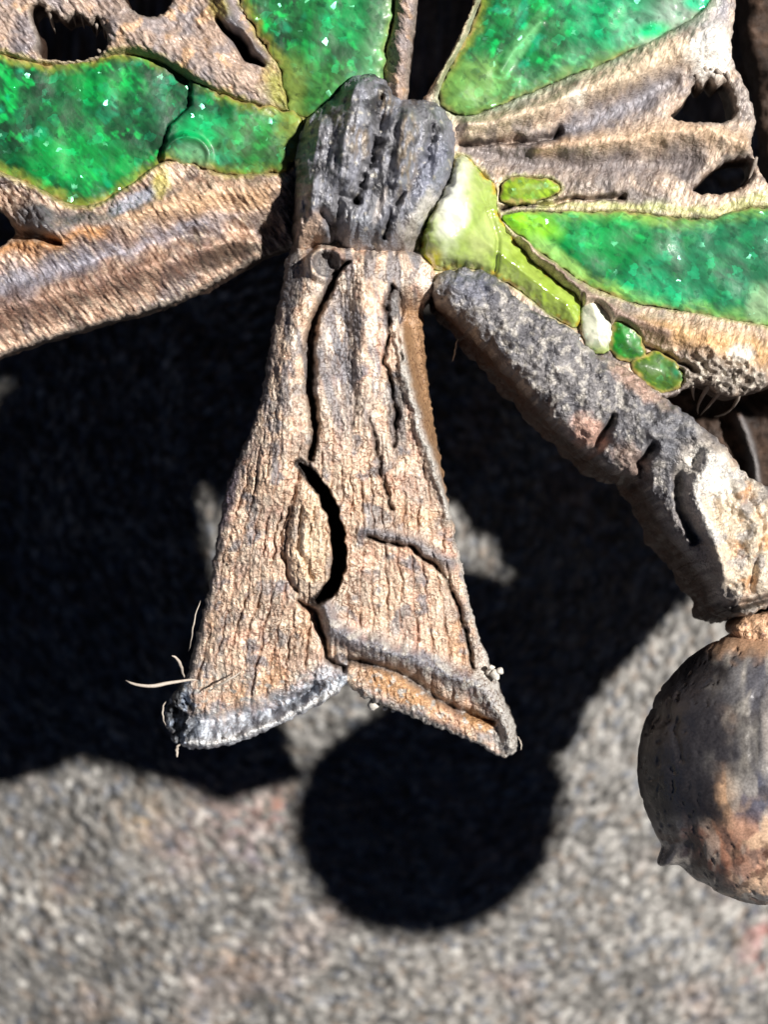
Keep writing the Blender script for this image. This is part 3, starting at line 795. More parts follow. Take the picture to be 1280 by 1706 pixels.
def lw_c(x, y, d, h):
    col = np.ones(x.shape + (3,)) * srgb(216, 184, 162)
    st = streak(x, y, 55, 8, 30, 221)
    col = mix(col, CREAM, ss(.1, .5, st) * .6)
    col = mix(col, srgb(136, 104, 84), ss(.05, .5, -st) * .6)
    col = mix(col, srgb(128, 124, 130), ss(-.05, .3, fbm(x, y, 80, 4, 223)) * .75)
    col = mix(col, srgb(78, 74, 78), ss(.1, .38, fbm(x, y, 50, 4, 229)) * .75)
    fs = streak(x, y, 52, 5, 24, 231)
    col = mix(col, srgb(92, 66, 52), ss(.12, .45, fs) * .6)
    col = mix(col, srgb(240, 220, 196), ss(.15, .5, -fs) * .5)
    wx = x + 12 * fbm(x, y, 40, 2, 205); wy = y + 12 * fbm(x, y, 40, 2, 206)
    col = mix(col, srgb(150, 150, 164), line(wx, wy, [(-300, 560), (0, 480), (120, 440), (250, 400), (400, 350)], [30, 28, 20, 14, 10]) * .8)
    col = mix(col, ORANGE, line(wx, wy, [(-100, 430), (30, 410), (100, 400), (180, 390)], [12, 14, 12, 6]) * .7)
    col = mix(col, srgb(226, 186, 146), line(wx, wy, [(200, 370), (300, 345), (440, 330)], [12, 20, 26]) * .7)
    col = mix(col, srgb(140, 104, 86), line(wx, wy, [(-300, 640), (0, 530), (150, 480), (300, 440), (400, 405)], [30, 28, 26, 22, 12]) * .7)
    col = mix(col, GREY, blob(x, y, 60, 362, 52, 26, 15) * .95)
    col = mix(col, srgb(176, 182, 200), blob(x, y, 225, 335, 55, 12, -28, wl=25) * .8)
    col = mix(col, srgb(90, 92, 98), blob(x, y, 150, 366, 70, 12, 8, wl=25) * .7)
    col = mix(col, srgb(84, 70, 60), blob(x, y, 370, 425, 50, 14, -22, wl=20) * .7)
    up = ss(260, 200, y)
    col = mix(col, srgb(172, 152, 140), up * .7)
    col = mix(col, srgb(140, 136, 142), up * ss(-.1, .4, fbm(x, y, 60, 4, 225)) * .7)
    col = mix(col, srgb(214, 176, 140), up * ss(.1, .45, fbm(x, y, 36, 4, 227)) * .8)
    col = mix(col, srgb(128, 122, 128), blob(x, y, 45, 62, 26, 40, 0) * .8)
    col = mix(col, srgb(88, 88, 96), line(wx, wy, [(376, 20), (410, 70), (440, 104)], 9) * .8)
    col = mix(col, srgb(140, 130, 60), blob(x, y, 365, 12, 16, 26, -20) * .8)
    col = mix(col, srgb(40, 36, 36), line(wx, wy, [(366, 34), (392, 62), (412, 88), (436, 108)], [3, 6, 7, 3]))
    col = mix(col, srgb(150, 150, 70), blob(x, y, 466, 150, 26, 40, -20) * .9)
    col = mix(col, srgb(120, 145, 70), blob(x, y, 500, 190, 40, 40, 0) * .8)
    col = mix(col, srgb(190, 178, 70), blob(x, y, 268, 305, 14, 26, 0, wl=20) * .7)
    col = mix(col, srgb(176, 166, 96), near_cells(x, y, (EL, ET), 10) * .6)
    col = mix(col, srgb(150, 140, 130), (1 - ss(2, 9, d)) * .7)
    return col
lw = relief('wing', LW, M_WING, root, lw_h, lw_c, step=1.9, holes=[H1, H2, H3], zplane=lambda x, y: -0.25 + 0 * x, bottom=-1.6, rows=4,
            edge=(10, .15), rough=(3.5, 12), wall_col=srgb(70, 52, 42), seed=3, clip=(-180, -160, 2000, 2000))
tag(lw, 'left wing with streaked tan rim and two green cells')
def crackL(x, y):
    # broken edge across the enamel: the left half sits lower
    e = np.interp(y, [80, 130, 175, 210, 240, 290], [318, 316, 318, 282, 274, 268])
    r = np.hypot((x - 312), (y - 262) * 1.1)
    return -0.16 * ss(4, -4, x - e + 3 * fbm(x, y, 12, 2, 6)) + 0.07 * np.exp(-((r - 36) / 6) ** 2)
def zl(v): return lambda x, y: v + 0 * x
relief('enamel_cell', EL, M_EN, lw, enamel_h(301, .10, 1.2, crackL),
       green_c(301, wash=[(430, 240, 90, 44, 5, (70, 110, 60), .55), (300, 175, 60, 50, 30, (12, 74, 48), .8), (340, 215, 40, 26, 0, (0, 176, 96), .8),
                          (130, 265, 90, 42, 10, (0, 168, 72), .6), (120, 190, 70, 26, 5, (16, 84, 44), .6), (320, 258, 32, 20, 0, (96, 150, 110), .8), (490, 225, 26, 44, 0, (128, 140, 60), .8),
                          (150, 140, 60, 24, 10, (10, 140, 60), .6)]),
       step=2.0, zplane=zl(-.22), bottom=-0.8, rows=2, rough=(7, 22), edge=(8, .05), wall_col=srgb(20, 60, 30), seed=4, clip=(-180, -160, 2000, 2000))
relief('enamel_cell', ET, M_EN, lw, enamel_h(321, .09, 1.2),
       green_c(321, ang=85, base=(20, 122, 62), wash=[(560, 160, 120, 50, 0, (60, 116, 50), .7), (470, 150, 40, 60, 20, (130, 150, 70), .8), (630, 70, 30, 90, 10, (90, 150, 100), .55),
                                              (520, 60, 40, 60, 0, (30, 100, 50), .6), (580, 30, 40, 40, 0, (0, 160, 80), .6)]),
       step=2.0, zplane=zl(-.22), bottom=-0.8, rows=2, rough=(7, 22), edge=(8, .05), wall_col=srgb(20, 60, 30), seed=5, clip=(-180, -160, 2000, 2000))

# ---- right wing
RW = [(820, -320), (803, -60), (786, 20), (752, 88), (722, 140), (700, 168), (690, 260), (690, 436), (712, 470), (760, 476), (850, 530), (960, 590), (1040, 640), (1085, 660), (1125, 662), (1150, 640),
      (1180, 640), (1200, 656), (1232, 662), (1262, 650), (1300, 640), (1600, 640), (1600, 330), (1300, 318), (1276, 300), (1262, 262), (1250, 240), (1262, 212), (1260, 180), (1242, 130), (1216, 88), (1232, 0), (1240, -320)]
H4 = [(1110, 196), (1132, 178), (1150, 160), (1160, 128), (1172, 150), (1182, 122), (1196, 150), (1208, 130), (1222, 150), (1230, 182), (1220, 202), (1165, 206)]
H5 = [(1150, 320), (1170, 300), (1196, 276), (1226, 264), (1258, 262), (1256, 300), (1212, 324)]
R_TAN1 = [(780, 215), (850, 200), (900, 185), (960, 160), (1040, 130), (1110, 95), (1180, 60)]
R_TAN2 = [(900, 250), (980, 240), (1060, 232), (1130, 222), (1200, 225), (1240, 240)]
R_VAL1 = [(930, 220), (1000, 196), (1060, 170), (1120, 130)]
R_VAL2 = [(780, 245), (850, 262), (950, 275), (1050, 275), (1150, 268)]
def rw_h(x, y, d):
    wx = x + 8 * fbm(x, y, 50, 3, 405); wy = y + 8 * fbm(x, y, 50, 3, 406)
    h = 0.10 * fbm(x, y, 80, 3, 401) + 0.03 * streak(x, y, 112, 8, 26, 402, 3) + 0.018 * fbm(x, y, 9, 2, 403)
    h += 0.35 * line(wx, wy, R_TAN1, [12, 16, 18, 20, 24, 28, 34])
    h += 0.30 * line(wx, wy, R_TAN2, [12, 18, 20, 22, 22, 20])
    h -= 0.22 * line(wx, wy, R_VAL1, [10, 18, 20, 16])
    h -= 0.15 * line(wx, wy, R_VAL2, [10, 16, 18, 18, 18])
    h -= 0.35 * line(wx, wy, [(768, 236), (850, 236), (920, 226), (930, 214)], [4, 6, 6, 7])
    h -= 0.30 * line(wx, wy, [(835, 345), (900, 338), (960, 328), (1040, 326)], 4)
    h += 0.3 * line(wx, wy, [(790, 0), (760, 80), (726, 140)], 9)
    # margin under the lower green cell
    h += 0.32 * line(wx, wy, [(870, 400), (930, 455), (990, 505), (1060, 540), (1150, 560), (1230, 575), (1300, 590)], [6, 8, 14, 18, 26, 34, 38])
    h -= 0.3 * line(wx, wy, [(1030, 545), (1060, 570), (1110, 590), (1150, 615)], [3, 4, 5, 4])
    h += 0.25 * ridged(x, y, 22, 3, 411) * blob(x, y, 1180, 625, 100, 34, 8)
    h -= 0.2 * line(wx, wy, [(970, 492), (970, 560)], 3)
    h += under(x, y, (EU, EM, EY, EG, EW, EB, EO))
    return h
def rw_c(x, y, d, h):
    col = np.ones(x.shape + (3,)) * srgb(226, 204, 184)
    st = streak(x, y, 112, 8, 26, 421)
    col = mix(col, CREAM, ss(.1, .5, st) * .6)
    col = mix(col, srgb(150, 122, 102), ss(.05, .5, -st) * .6)
    col = mix(col, srgb(130, 128, 134), ss(.0, .35, fbm(x, y, 70, 4, 433)) * .7)
    col = mix(col, srgb(84, 80, 84), ss(.12, .4, fbm(x, y, 44, 4, 435)) * .7)
    fs = streak(x, y, 112, 5, 22, 431)
    col = mix(col, srgb(120, 98, 84), ss(.15, .5, fs) * .5)
    wx = x + 9 * fbm(x, y, 40, 3, 405); wy = y + 9 * fbm(x, y, 40, 3, 406)
    col = mix(col, srgb(146, 144, 152), line(wx, wy, R_VAL1, [12, 24, 28, 26]) * .95)
    col = mix(col, srgb(132, 124, 124), line(wx, wy, R_VAL2, [16, 24, 26, 24, 28]) * .9)
    col = mix(col, srgb(122, 114, 112), line(wx, wy, [(930, 310), (1000, 310), (1100, 330)], 16) * .7)
    col = mix(col, srgb(228, 206, 176), line(wx, wy, R_TAN1, [8, 12, 14, 16, 18, 26, 34]) * .8)
    col = mix(col, srgb(222, 190, 158), line(wx, wy, R_TAN2, [8, 12, 16, 18, 18, 14]) * .8)
    col = mix(col, srgb(255, 252, 244), blob(x, y, 1185, 85, 40, 40, 0, nz=.3))  # blown highlight at the upper edge, painted as near-white colour
    col = mix(col, srgb(176, 178, 190), blob(x, y, 1170, 20, 60, 40, -30) * .6)
    col = mix(col, srgb(244, 236, 220), blob(x, y, 960, 165, 16, 14, 0, nz=.4, wl=15) * .8)
    col = mix(col, srgb(60, 46, 40), line(wx, wy, [(768, 236), (850, 236), (920, 226), (930, 214)], [2, 3, 3, 6]) * .9)
    col = mix(col, srgb(70, 60, 56), line(wx, wy, [(835, 345), (900, 338), (960, 328), (1040, 326)], 3) * .8)
    col = mix(col, srgb(168, 158, 150), (1 - ss(2, 14, d)) * blob(x, y, 1215, 190, 60, 100, 0) * .8)
    col = mix(col, srgb(224, 178, 120), line(wx, wy, [(1060, 535), (1150, 565), (1280, 590)], [12, 24, 30]) * .8)
    col = mix(col, srgb(250, 244, 232), blob(x, y, 1232, 590, 20, 16, 0, nz=.3, wl=15) * .95)  # small blown highlight on the lower margin, painted white
    col = mix(col, srgb(150, 128, 116), line(wx, wy, [(870, 395), (930, 450), (990, 500), (1050, 535), (1110, 560)], [6, 6, 9, 12, 10]) * .9)
    col = mix(col, srgb(140, 132, 124), blob(x, y, 1180, 625, 100, 30, 8) * .85)
    col = mix(col, srgb(198, 190, 178), blob(x, y, 1180, 625, 100, 30, 8) * ss(.05, .3, fbm(x, y, 14, 2, 431)) * .9)
    col = mix(col, srgb(196, 204, 130), line(wx, wy, [(900, 345), (1000, 342), (1100, 345), (1190, 352), (1280, 330)], [5, 7, 8, 8, 12]) * .7)
    col = mix(col, srgb(206, 168, 120), line(wx, wy, [(790, 0), (760, 80), (726, 140)], 10) * .7)
    col = mix(col, srgb(182, 184, 120), near_cells(x, y, (EM, EY, EG), 9) * .55)
    col = mix(col, srgb(150, 170, 140), near_cells(x, y, (EU,), 22) * .7)
    return col
rw = relief('wing', RW, M_WINGR, root, rw_h, rw_c, step=1.9, holes=[H4, H5], zplane=lambda x, y: -0.25 + 0 * x, bottom=-1.6, rows=5,
            edge=(10, .18), rough=(3.5, 12), wall_col=srgb(80, 66, 56), seed=6, clip=(-180, -160, 1560, 2000))
tag(rw, 'right wing with cream struts and several green cells')
CZ = (-180, -160, 1420, 2000)
def cell(poly, hf, cf, z=-.22, seed=10, rg=(5, 20), mat=None):
    return relief('enamel_cell', poly, mat or M_EN, rw, hf, cf, step=2.0, zplane=zl(z), bottom=-0.85, rows=2, rough=rg, edge=(8, .03),
                  wall_col=srgb(40, 80, 30), seed=seed, clip=CZ)
def scratch(x, y):
    return 0.06 * line(x, y, [(898, 40), (860, 80), (835, 120)], 7)
cell(EU, enamel_h(341, .10, 1.2, scratch), green_c(341, ang=-58, base=(6, 140, 66), bright=(0, 200, 96), dark=(14, 100, 52),
     wash=[(790, 150, 60, 50, -20, (120, 166, 84), .8), (960, 110, 150, 22, -24, (80, 140, 96), .6), (1130, 40, 90, 46, -28, (150, 176, 160), .8), (1085, 52, 26, 12, -10, (0, 200, 120), .95), (1165, 5, 24, 12, 0, (0, 200, 140), .95),
           (868, 75, 12, 56, 35, (120, 196, 130), .7), (1010, 20, 70, 60, 0, (0, 176, 120), .5)]), seed=11)
cell(EM, enamel_h(361, .10, 1.0), green_c(361, ang=20, base=(4, 130, 62), bright=(0, 190, 86), dark=(10, 90, 52), margin=18, olive=(150, 196, 90),
     wash=[(1000, 400, 110, 40, 10, (0, 156, 74), .7), (1220, 440, 130, 90, 0, (30, 116, 80), .8), (880, 375, 50, 22, 20, (130, 200, 30), .95), (930, 430, 60, 14, 38, (150, 200, 110), .8), (1270, 510, 24, 36, 0, (150, 186, 140), .8),
           (1090, 480, 60, 26, 10, (0, 170, 110), .6)]), seed=12)
cell(EY, enamel_h(381, .1, .8), green_c(381, base=(150, 182, 50), bright=(160, 200, 50), dark=(120, 160, 40), margin=4), seed=13)
def glossy_c(x, y, d, h):
    col = np.ones(x.shape + (3,)) * srgb(160, 184, 92)
    col = mix(col, srgb(196, 206, 140), ss(-.3, .4, fbm(x, y, 60, 2, 391)) * .6)
    col = mix(col, srgb(246, 248, 236), blob(x, y, 752, 340, 24, 64, 8, soft=.7) * .9)  # white glare painted into the glaze colour
    col = mix(col, srgb(150, 180, 56), ss(800, 860, x) * .7)
    col = mix(col, srgb(206, 206, 40), blob(x, y, 716, 432, 16, 16, 0) * .9)
    col = mix(col, srgb(204, 170, 50), (1 - ss(2, 10, d)) * ss(.0, .3, fbm(x, y, 16, 2, 397)) * .8)
    return col
def glossy_h(x, y, d):
    return 0.45 * (1 - np.exp(-d / 34)) + .03 * fbm(x, y, 60, 2, 392) + .006 * fbm(x, y, 12, 2, 393) - .10 * line(x, y, [(815, 350), (830, 400), (826, 450)], 4) + ss(0, 16, d) * (1 - ss(.5, 1.3, np.hypot((x - 752) / 75, (y - 350) / 110))) * (.3 - .29 * (x - 752) / 100 + .089 * (y - 350) / 100 - .16 * ((x - 752) / 100) ** 2 - .06 * ((y - 350) / 100) ** 2)
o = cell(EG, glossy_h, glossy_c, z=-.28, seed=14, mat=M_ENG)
tag(o, 'pale yellow green glossy cell beside the body')
cell(EW, enamel_h(401, .2, .8), lambda x, y, d, h: mix(np.ones(x.shape + (3,)) * srgb(214, 216, 196), srgb(170, 190, 110), ss(565, 590, y)), seed=15)
cell(EB, enamel_h(411, .1, .9), green_c(411, base=(40, 150, 50), bright=(30, 176, 50), dark=(60, 130, 40), margin=5), seed=16)
cell(EO, enamel_h(421, .1, 2.0), green_c(421, base=(120, 140, 30), bright=(150, 176, 30), dark=(60, 100, 30), margin=5, olive=(150, 160, 50)), seed=17)

# ---- arm to the bead
ARM = [(718, 464), (752, 446), (806, 448), (832, 462), (858, 492), (905, 526), (962, 548), (974, 578), (1040, 606), (1100, 655), (1160, 702), (1218, 748), (1250, 802),
       (1320, 820), (1460, 860), (1460, 1010), (1330, 1000), (1280, 1012), (1236, 1030), (1204, 1012), (1192, 975), (1162, 930), (1128, 892), (1112, 868), (1098, 838), (1082, 806), (1062, 790), (1040, 792), (985, 752),
       (925, 704), (862, 632), (800, 562), (760, 528), (728, 500)]
def arm_h(x, y, d):
    wx = x + 8 * fbm(x, y, 50, 3, 505); wy = y + 8 * fbm(x, y, 50, 3, 506)
    h = 0.4 * (1 - np.exp(-d / 20)) + 0.16 * fbm(x, y, 70, 3, 501) + 0.022 * ridged(wx, wy, 20, 3, 502) + .08 * fbm(wx, wy, 26, 3, 504) + .022 * fbm(x, y, 8, 2, 503)
    h -= 0.5 * line(wx, wy, [(1022, 696), (1010, 722), (990, 752)], [4, 7, 9])
    h -= 0.45 * line(wx, wy, [(1090, 740), (1068, 770), (1072, 800)], [5, 8, 8])
    h += 0.25 * line(wx, wy, [(1085, 720), (1130, 690), (1170, 730)], 20)
    h += 0.30 * line(wx, wy, [(1180, 760), (1150, 820), (1180, 890), (1200, 960)], [16, 14, 12, 14])
    h -= 0.25 * line(wx, wy, [(1130, 800), (1128, 850), (1160, 900)], 9)
    h += 0.20 * line(wx, wy, [(1215, 780), (1250, 870), (1262, 960)], 14)
    h -= 0.18 * line(wx, wy, [(1236, 800), (1264, 880), (1250, 980)], 7)
    h -= 0.35 * line(wx, wy, [(1195, 1005), (1220, 1014), (1260, 1000), (1330, 985)], 7)
    return h
def arm_c(x, y, d, h):
    col = np.ones(x.shape + (3,)) * srgb(138, 135, 137)
    n = fbm(x, y, 50, 4, 521); n2 = fbm(x, y, 16, 3, 522)
    col = mix(col, srgb(98, 97, 103), ss(-.1, .3, n) * .85)
    col = mix(col, srgb(204, 198, 190), ss(.0, .4, n2) * .75)
    col = mix(col, srgb(112, 116, 134), blob(x, y, 790, 480, 40, 30, 20) * .7)
    low = ss(20, 0, d) * ((x * .75 + y * .66) > 0)
    col = mix(col, PINK, blob(x, y, 980, 720, 34, 22, 42, wl=20) * .8)
    col = mix(col, srgb(196, 160, 140), blob(x, y, 1060, 640, 60, 16, 38, wl=20) * .7)
    col = mix(col, srgb(150, 124, 110), blob(x, y, 1050, 770, 36, 22, 42, wl=20) * .7)
    col = mix(col, srgb(116, 118, 126), blob(x, y, 1120, 730, 60, 40, 42) * .7)
    cr = blob(x, y, 1225, 880, 66, 130, -22, nz=.3)
    col = mix(col, srgb(232, 214, 190), cr * .95)
    col = mix(col, srgb(250, 246, 238), blob(x, y, 1185, 790, 46, 34, 30, wl=25) * .9)
    col = mix(col, srgb(250, 246, 238), line(x, y, [(1150, 800), (1160, 850), (1190, 900)], 9) * .9)
    col = mix(col, srgb(214, 160, 110), cr * ss(.05, .35, fbm(x, y, 30, 3, 525)) * ss(1200, 1240, x) * .9)
    col = mix(col, srgb(150, 150, 156), cr * ss(.1, .4, fbm(x, y, 34, 4, 526)) * .6)
    col = mix(col, srgb(140, 134, 134), blob(x, y, 1150, 900, 18, 50, -34) * .8)
    col = mix(col, srgb(50, 42, 38), line(x, y, [(1195, 1010), (1225, 1020), (1260, 1004), (1330, 990)], 8) * .9)
    return col
relief('arm', ARM, M_ARM, root, arm_h, arm_c, step=1.6, zplane=zl(0.05), bottom=-1.9, rows=12, edge=(8, .15), rough=(4.5, 15),
       flare=(-.76, .65, lambda x, y: np.interp(x, [720, 800, 1040, 1110, 1200], [8, 24, 24, 38, 36])), wall_col=srgb(70, 46, 34), seed=7, wall_noise=.10, clip=(-180, -160, 1450, 2000))

# ---- lower plate behind the right wing; its shade is put into the dark brown
PL = [(1246, -200), (1238, 60), (1262, 130), (1282, 300), (1262, 420), (1190, 560), (1060, 620), (1060, 690), (1140, 740), (1190, 790), (1225, 820), (1262, 850), (1270, 960), (1275, 1100), (1300, 1210), (1350, 1190), (1366, 1110), (1470, 1000), (1591, 865), (1760, 700), (1800, -200)]
def pl_h(x, y, d):
    return 0.3 * fbm(x, y, 60, 4, 601) + .08 * ridged(x, y, 20, 3, 603) + .5 * line(x, y, [(1225, 690), (1252, 760), (1262, 830)], 10)
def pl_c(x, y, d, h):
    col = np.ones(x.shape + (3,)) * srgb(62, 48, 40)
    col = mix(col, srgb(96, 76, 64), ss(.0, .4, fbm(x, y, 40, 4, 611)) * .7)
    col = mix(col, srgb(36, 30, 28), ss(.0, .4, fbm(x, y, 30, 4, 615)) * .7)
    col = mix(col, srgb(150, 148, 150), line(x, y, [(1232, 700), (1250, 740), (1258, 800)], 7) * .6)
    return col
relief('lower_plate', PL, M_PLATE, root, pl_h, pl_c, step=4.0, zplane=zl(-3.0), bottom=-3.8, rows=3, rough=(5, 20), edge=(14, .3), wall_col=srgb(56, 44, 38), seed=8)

# ---- bead
def bead():
    cx, cy, cz, R = 1298, 1276, -0.75, 2.37
    n_u, n_v = 420, 260
    u = np.linspace(0, 2 * np.pi, n_u, endpoint=False); v = np.linspace(0.0, np.pi, n_v)
    Uu, Vv = np.meshgrid(u, v)
    nx = np.sin(Vv) * np.cos(Uu); ny = np.cos(Vv); nz = np.sin(Vv) * np.sin(Uu)     # poles on the y axis
    px = cx + nx * R * 100; py = cy - ny * R * 100
    q = px + 60 * nz
    h = 0.05 * fbm(q, py, 110, 2, 701) + 0.016 * fbm(q, py, 30, 4, 703) - 0.02 * ss(.35, .5, fbm(q, py, 16, 2, 707)) - 0.03 * ss(.2, .6, fbm(q / 2, py / 5, 30, 3, 705))
    def bump_(bx, by, r, a):
        return a * np.exp(-((px - bx) ** 2 + (py - by) ** 2) / r ** 2) * (nz > -.1)
    h += bump_(1112, 1428, 13, .30) - bump_(1130, 1406, 14, .06) + bump_(1118, 1160, 30, .05) - bump_(1100, 1190, 20, .06)
    h += bump_(1228, 1302, 7, .03) - bump_(1228, 1302, 4, .03) + bump_(1234, 1330, 9, .03) + bump_(1100, 1202, 5, .03) + bump_(1182, 1420, 8, .03)
    rr = R + h
    V = np.stack([nx * rr, ny * rr, nz * rr * 0.78], -1)
    kk = (D - cz) / D
    V = V + np.array([(cx - 640) / 100 * kk, (853 - cy) / 100 * kk, cz])
    col = np.ones(px.shape + (3,)) * srgb(112, 110, 112)
    col = mix(col, srgb(178, 172, 164), ss(-.1, .4, fbm(q / 1.0, py / 4, 34, 3, 711)) * .75)
    col = mix(col, srgb(84, 84, 94), ss(.0, .4, fbm(q, py / 2.4, 44, 4, 713)) * .7)
    col = mix(col, srgb(220, 178, 142), blob(px, py, 1190, 1340, 34, 60, 0, wl=40) * .95)
    col = mix(col, srgb(206, 160, 136), blob(px, py, 1260, 1400, 84, 74, 20, wl=50) * .9)
    col = mix(col, srgb(176, 120, 94), blob(px, py, 1175, 1400, 50, 34, 40, wl=30) * .7)
    col = mix(col, srgb(70, 54, 48), blob(px, py, 1160, 1430, 70, 26, 48, wl=30) * .7)
    col = mix(col, srgb(88, 90, 106), blob(px, py, 1235, 1310, 32, 44, 0, wl=40) * .9)
    col = mix(col, srgb(190, 180, 172), blob(px, py, 1275, 1200, 24, 70, 0, wl=40) * .6)
    col = mix(col, srgb(176, 150, 128), blob(px, py, 1190, 1190, 20, 30, 0, wl=30) * .6)
    col = mix(col, srgb(206, 198, 186), ss(.12, .3, fbm(q, py / 2, 44, 3, 721)) * .4)
    col = mix(col, srgb(74, 70, 72), ss(.18, .3, fbm(q, py / 1.6, 50, 4, 723)) * .6)
    col = mix(col, srgb(232, 196, 164), ss(.0, .25, fbm(px, py, 40, 4, 727)) * ss(1300, 1360, py) * ss(1180, 1240, px) * .8)
    col = mix(col, srgb(92, 62, 50), ss(.15, .3, fbm(px, py, 26, 4, 725)) * ss(1330, 1400, py) * .7)
    col = mix(col, srgb(206, 164, 130), ss(1098, 1070, py + 14 * fbm(px, py, 24, 2, 8)) * .8)
    col = mix(col, srgb(40, 38, 42), ss(-.25, .25, (1180 - px) / 55 + .8 * fbm(px, py, 60, 4, 731)) * ss(1400, 1340, py) * .97)  # dark crescent beyond the terminator, painted onto the left side
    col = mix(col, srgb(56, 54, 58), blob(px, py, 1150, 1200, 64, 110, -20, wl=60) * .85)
    I = np.arange(n_u * n_v).reshape(n_v, n_u)
    A = I[:-1]; B = I[1:]
    F = np.stack([A.ravel(), np.roll(A, -1, 1).ravel(), np.roll(B, -1, 1).ravel(), B.ravel()], 1)
    o = mesh_obj('bead', V.reshape(-1, 3) * S, F, M_BALL, root, col.reshape(-1, 3))
    tag(o, 'round worn grey and tan bead at the end of the arm')
bead()

# ---- collar between arm and bead
COL = [(1216, 1050), (1240, 1026), (1330, 1010), (1560, 960), (1560, 1060), (1400, 1100), (1300, 1100), (1240, 1072)]
relief('collar', COL, M_TAIL, root, lambda x, y, d: .3 * (1 - np.exp(-d / 16)) + .1 * fbm(x, y, 20, 3, 801),
       lambda x, y, d, h: mix(np.ones(x.shape + (3,)) * srgb(220, 180, 146), srgb(130, 100, 84), ss(.1, .4, fbm(x, y, 18, 3, 803))),
       step=2, zplane=zl(-.3), bottom=-1.6, rows=4, seed=9)

# ---- torn slivers of metal round the openings
M_SL = simple_mat('torn_metal', (.34, .29, .25), .5, .4, 12)
def sliver(par, p, rad):
    pts = [U(*a) for a in bez(p, 7)]
    n = len(pts)
    tube('sliver', pts, [rad * (1 - .85 * i / (n - 1)) for i in range(n)], M_SL, par, 6)
for p, rd in (([(70, -6, -.3), (84, 14, -.4), (84, 34, -.6), (92, 56, -.9)], .07), ([(92, -4, -.3), (96, 16, -.5), (106, 26, -.7)], .05), ([(118, 18, -.3), (124, 28, -.5), (126, 44, -.8)], .05),
              ([(134, 16, -.3), (138, 30, -.5), (140, 48, -.8)], .06), ([(160, 40, -.3), (164, 52, -.5), (160, 62, -.8)], .045), ([(162, 82, -.4), (172, 92, -.4), (178, 98, -.4)], .04), ([(176, 40, -.3), (172, 56, -.5), (176, 66, -.7)], .04)):
    sliver(lw, p, rd)
for p, rd in (([(1176, 112, -.2), (1180, 130, -.4), (1172, 146, -.7), (1168, 156, -1)], .07), ([(1196, 116, -.2), (1206, 130, -.4), (1200, 140, -.6), (1194, 150, -.9)], .07), ([(1212, 120, -.2), (1218, 140, -.4), (1216, 152, -.7)], .05),
              ([(1162, 124, -.2), (1162, 138, -.5), (1158, 150, -.8)], .05), ([(1186, 114, -.2), (1188, 126, -.5), (1186, 138, -.7)], .04), ([(1262, 262, -.2), (1254, 284, -.4), (1248, 300, -.5), (1244, 322, -.4)], .05), ([(1226, 140, -.3), (1222, 156, -.5), (1226, 170, -.7)], .05),
              ([(1184, 640, -.4), (1170, 660, -.8), (1160, 676, -1.3), (1164, 690, -1.8)], .05), ([(1206, 640, -.4), (1196, 664, -.8), (1180, 676, -1.3), (1168, 692, -1.8)], .05), ([(1156, 640, -.4), (1154, 656, -.8), (1158, 668, -1.2)], .04), ([(1236, 650, -.5), (1226, 684, -1.2), (1206, 694, -1.8), (1190, 694, -2.2)], .04)):
    sliver(rw, p, rd)

# ---- upper half of the frame, above the picture; its shade fills the openings at the top
UF = [(-900, -120), (-300, -125), (640, -130), (1250, -130), (1800, -180), (1900, -700), (1200, -1000), (0, -1000), (-900, -700)]
relief('upper_frame', UF, M_PLATE, root, pl_h, lambda x, y, d, h: np.ones(x.shape + (3,)) * srgb(120, 96, 78), step=9.0, zplane=zl(-.9), bottom=-2.4, rows=3, rough=(8, 50), edge=(30, .3), seed=21)
LF = [(-200, -160), (-200, 640), (-420, 760), (-800, 700), (-900, -150)]
relief('side_frame', LF, M_PLATE, root, pl_h, lambda x, y, d, h: np.ones(x.shape + (3,)) * srgb(120, 96, 78), step=9.0, zplane=zl(-.9), bottom=-2.4, rows=3, rough=(8, 50), edge=(30, .3), seed=22)

# ------------------------------------------------------------------ fibres and crumbs
M_FIB = simple_mat('pale_fibre', (.5, .44, .38), .6, .2)
M_GRAIN = simple_mat('pale_grain', (.72, .68, .62), .45, .5, 14)
def fibre(ctrl, r, label, cat='fibre'):
    pts = [U(a[0] + .5 * math.sin(i * 1.7), a[1] + .5 * math.cos(i * 1.3), a[2]) for i, a in enumerate(bez(ctrl))]
    o = tube('fibre', pts, [r * (1 - .55 * abs(2 * i / (len(pts) - 1) - .9)) for i in range(len(pts))], M_FIB)
    tag(o, label, cat, 'loose fibres caught on the brooch')
fibre([(209, 1133, -.6), (235, 1152, -.5), (275, 1142, -.6), (306, 1128, -.9), (330, 1134, -1.0)], .035, 'longest pale fibre, curling out left from the tail foot')
fibre([(286, 1092, -.5), (302, 1098, -.6), (302, 1116, -.8), (307, 1130, -1.0)], .03, 'short bluish fibre standing just above the longest one')
fibre([(334, 1000, -.6), (318, 1040, -.4), (322, 1060, -.5), (314, 1085, -.9)], .014, 'hair thin fibre along the left edge of the tail')
fibre([(300, 1240, -1.2), (290, 1245, -.9), (297, 1256, -.9), (294, 1262, -.9)], .03, 'tiny hooked fibre under the left tip of the tail')
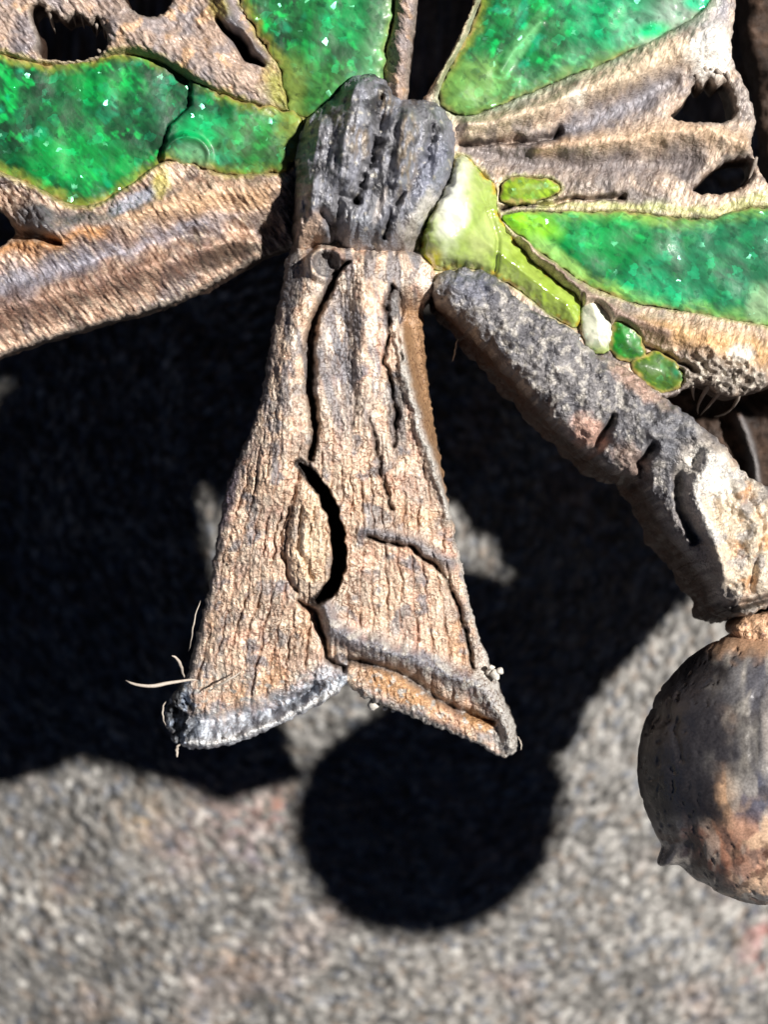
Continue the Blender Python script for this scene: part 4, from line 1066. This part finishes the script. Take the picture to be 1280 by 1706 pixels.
fibre([(764, 562, -1.0), (758, 580, -.9), (760, 590, -.9), (754, 602, -.9)], .018, 'small fibre hanging below the start of the arm')

fibre([(350, 1150, -.9), (372, 1136, -.7), (392, 1128, -.7), (402, 1118, -.8)], .022, 'pale fibre lying on the grey corner of the left tail foot')
fibre([(276, 1168, -1.3), (268, 1180, -1.1), (270, 1196, -1.1), (276, 1210, -1.3)], .016, 'wispy fibre looped against the left tip of the tail')
fibre([(862, 1226, -1.6), (872, 1238, -1.5), (868, 1250, -1.5)], .014, 'wispy fibre on the right tip of the tail')
def grain(pts, label):
    V = []; F = []
    rs = np.random.RandomState(len(label))
    for (x, y, z, r) in pts:
        c = U(x, y, z); b = len(V); nu, nv = 12, 8
        ph = rs.rand(3) * 6
        for j in range(nv + 1):
            for i in range(nu):
                a = 2 * math.pi * i / nu; t = math.pi * j / nv
                n = Vector((math.sin(t) * math.cos(a), math.sin(t) * math.sin(a), math.cos(t)))
                rr = r * (1 + .18 * math.sin(3 * n.x + ph[0]) + .15 * math.sin(4 * n.y + ph[1]) + .12 * math.sin(5 * n.z + ph[2]))
                V.append(tuple((c + n * rr) * S))
        for j in range(nv):
            for i in range(nu):
                F.append((b + j * nu + i, b + (j + 1) * nu + i, b + (j + 1) * nu + (i + 1) % nu, b + j * nu + (i + 1) % nu))
    me = bpy.data.meshes.new('crumb'); me.from_pydata(V, [], F); me.update()
    for p in me.polygons: p.use_smooth = True
    me.materials.append(M_GRAIN)
    o = bpy.data.objects.new('crumb', me); C.collection.objects.link(o)
    tag(o, label, 'crumb', 'pale crumbs stuck to the tail')
grain([(825, 1123, -1.05, .085), (833, 1118, -1.0, .06), (820, 1112, -1.0, .055), (816, 1120, -1.1, .06), (829, 1128, -1.05, .05)], 'knobbly cream crumb on the right edge of the tail')
grain([(623, 1174, -1.3, .10)], 'largest smooth white crumb under the notch of the tail')
grain([(642, 1180, -1.4, .04), (656, 1184, -1.4, .035)], 'two tiny white crumbs right of the smooth white one')
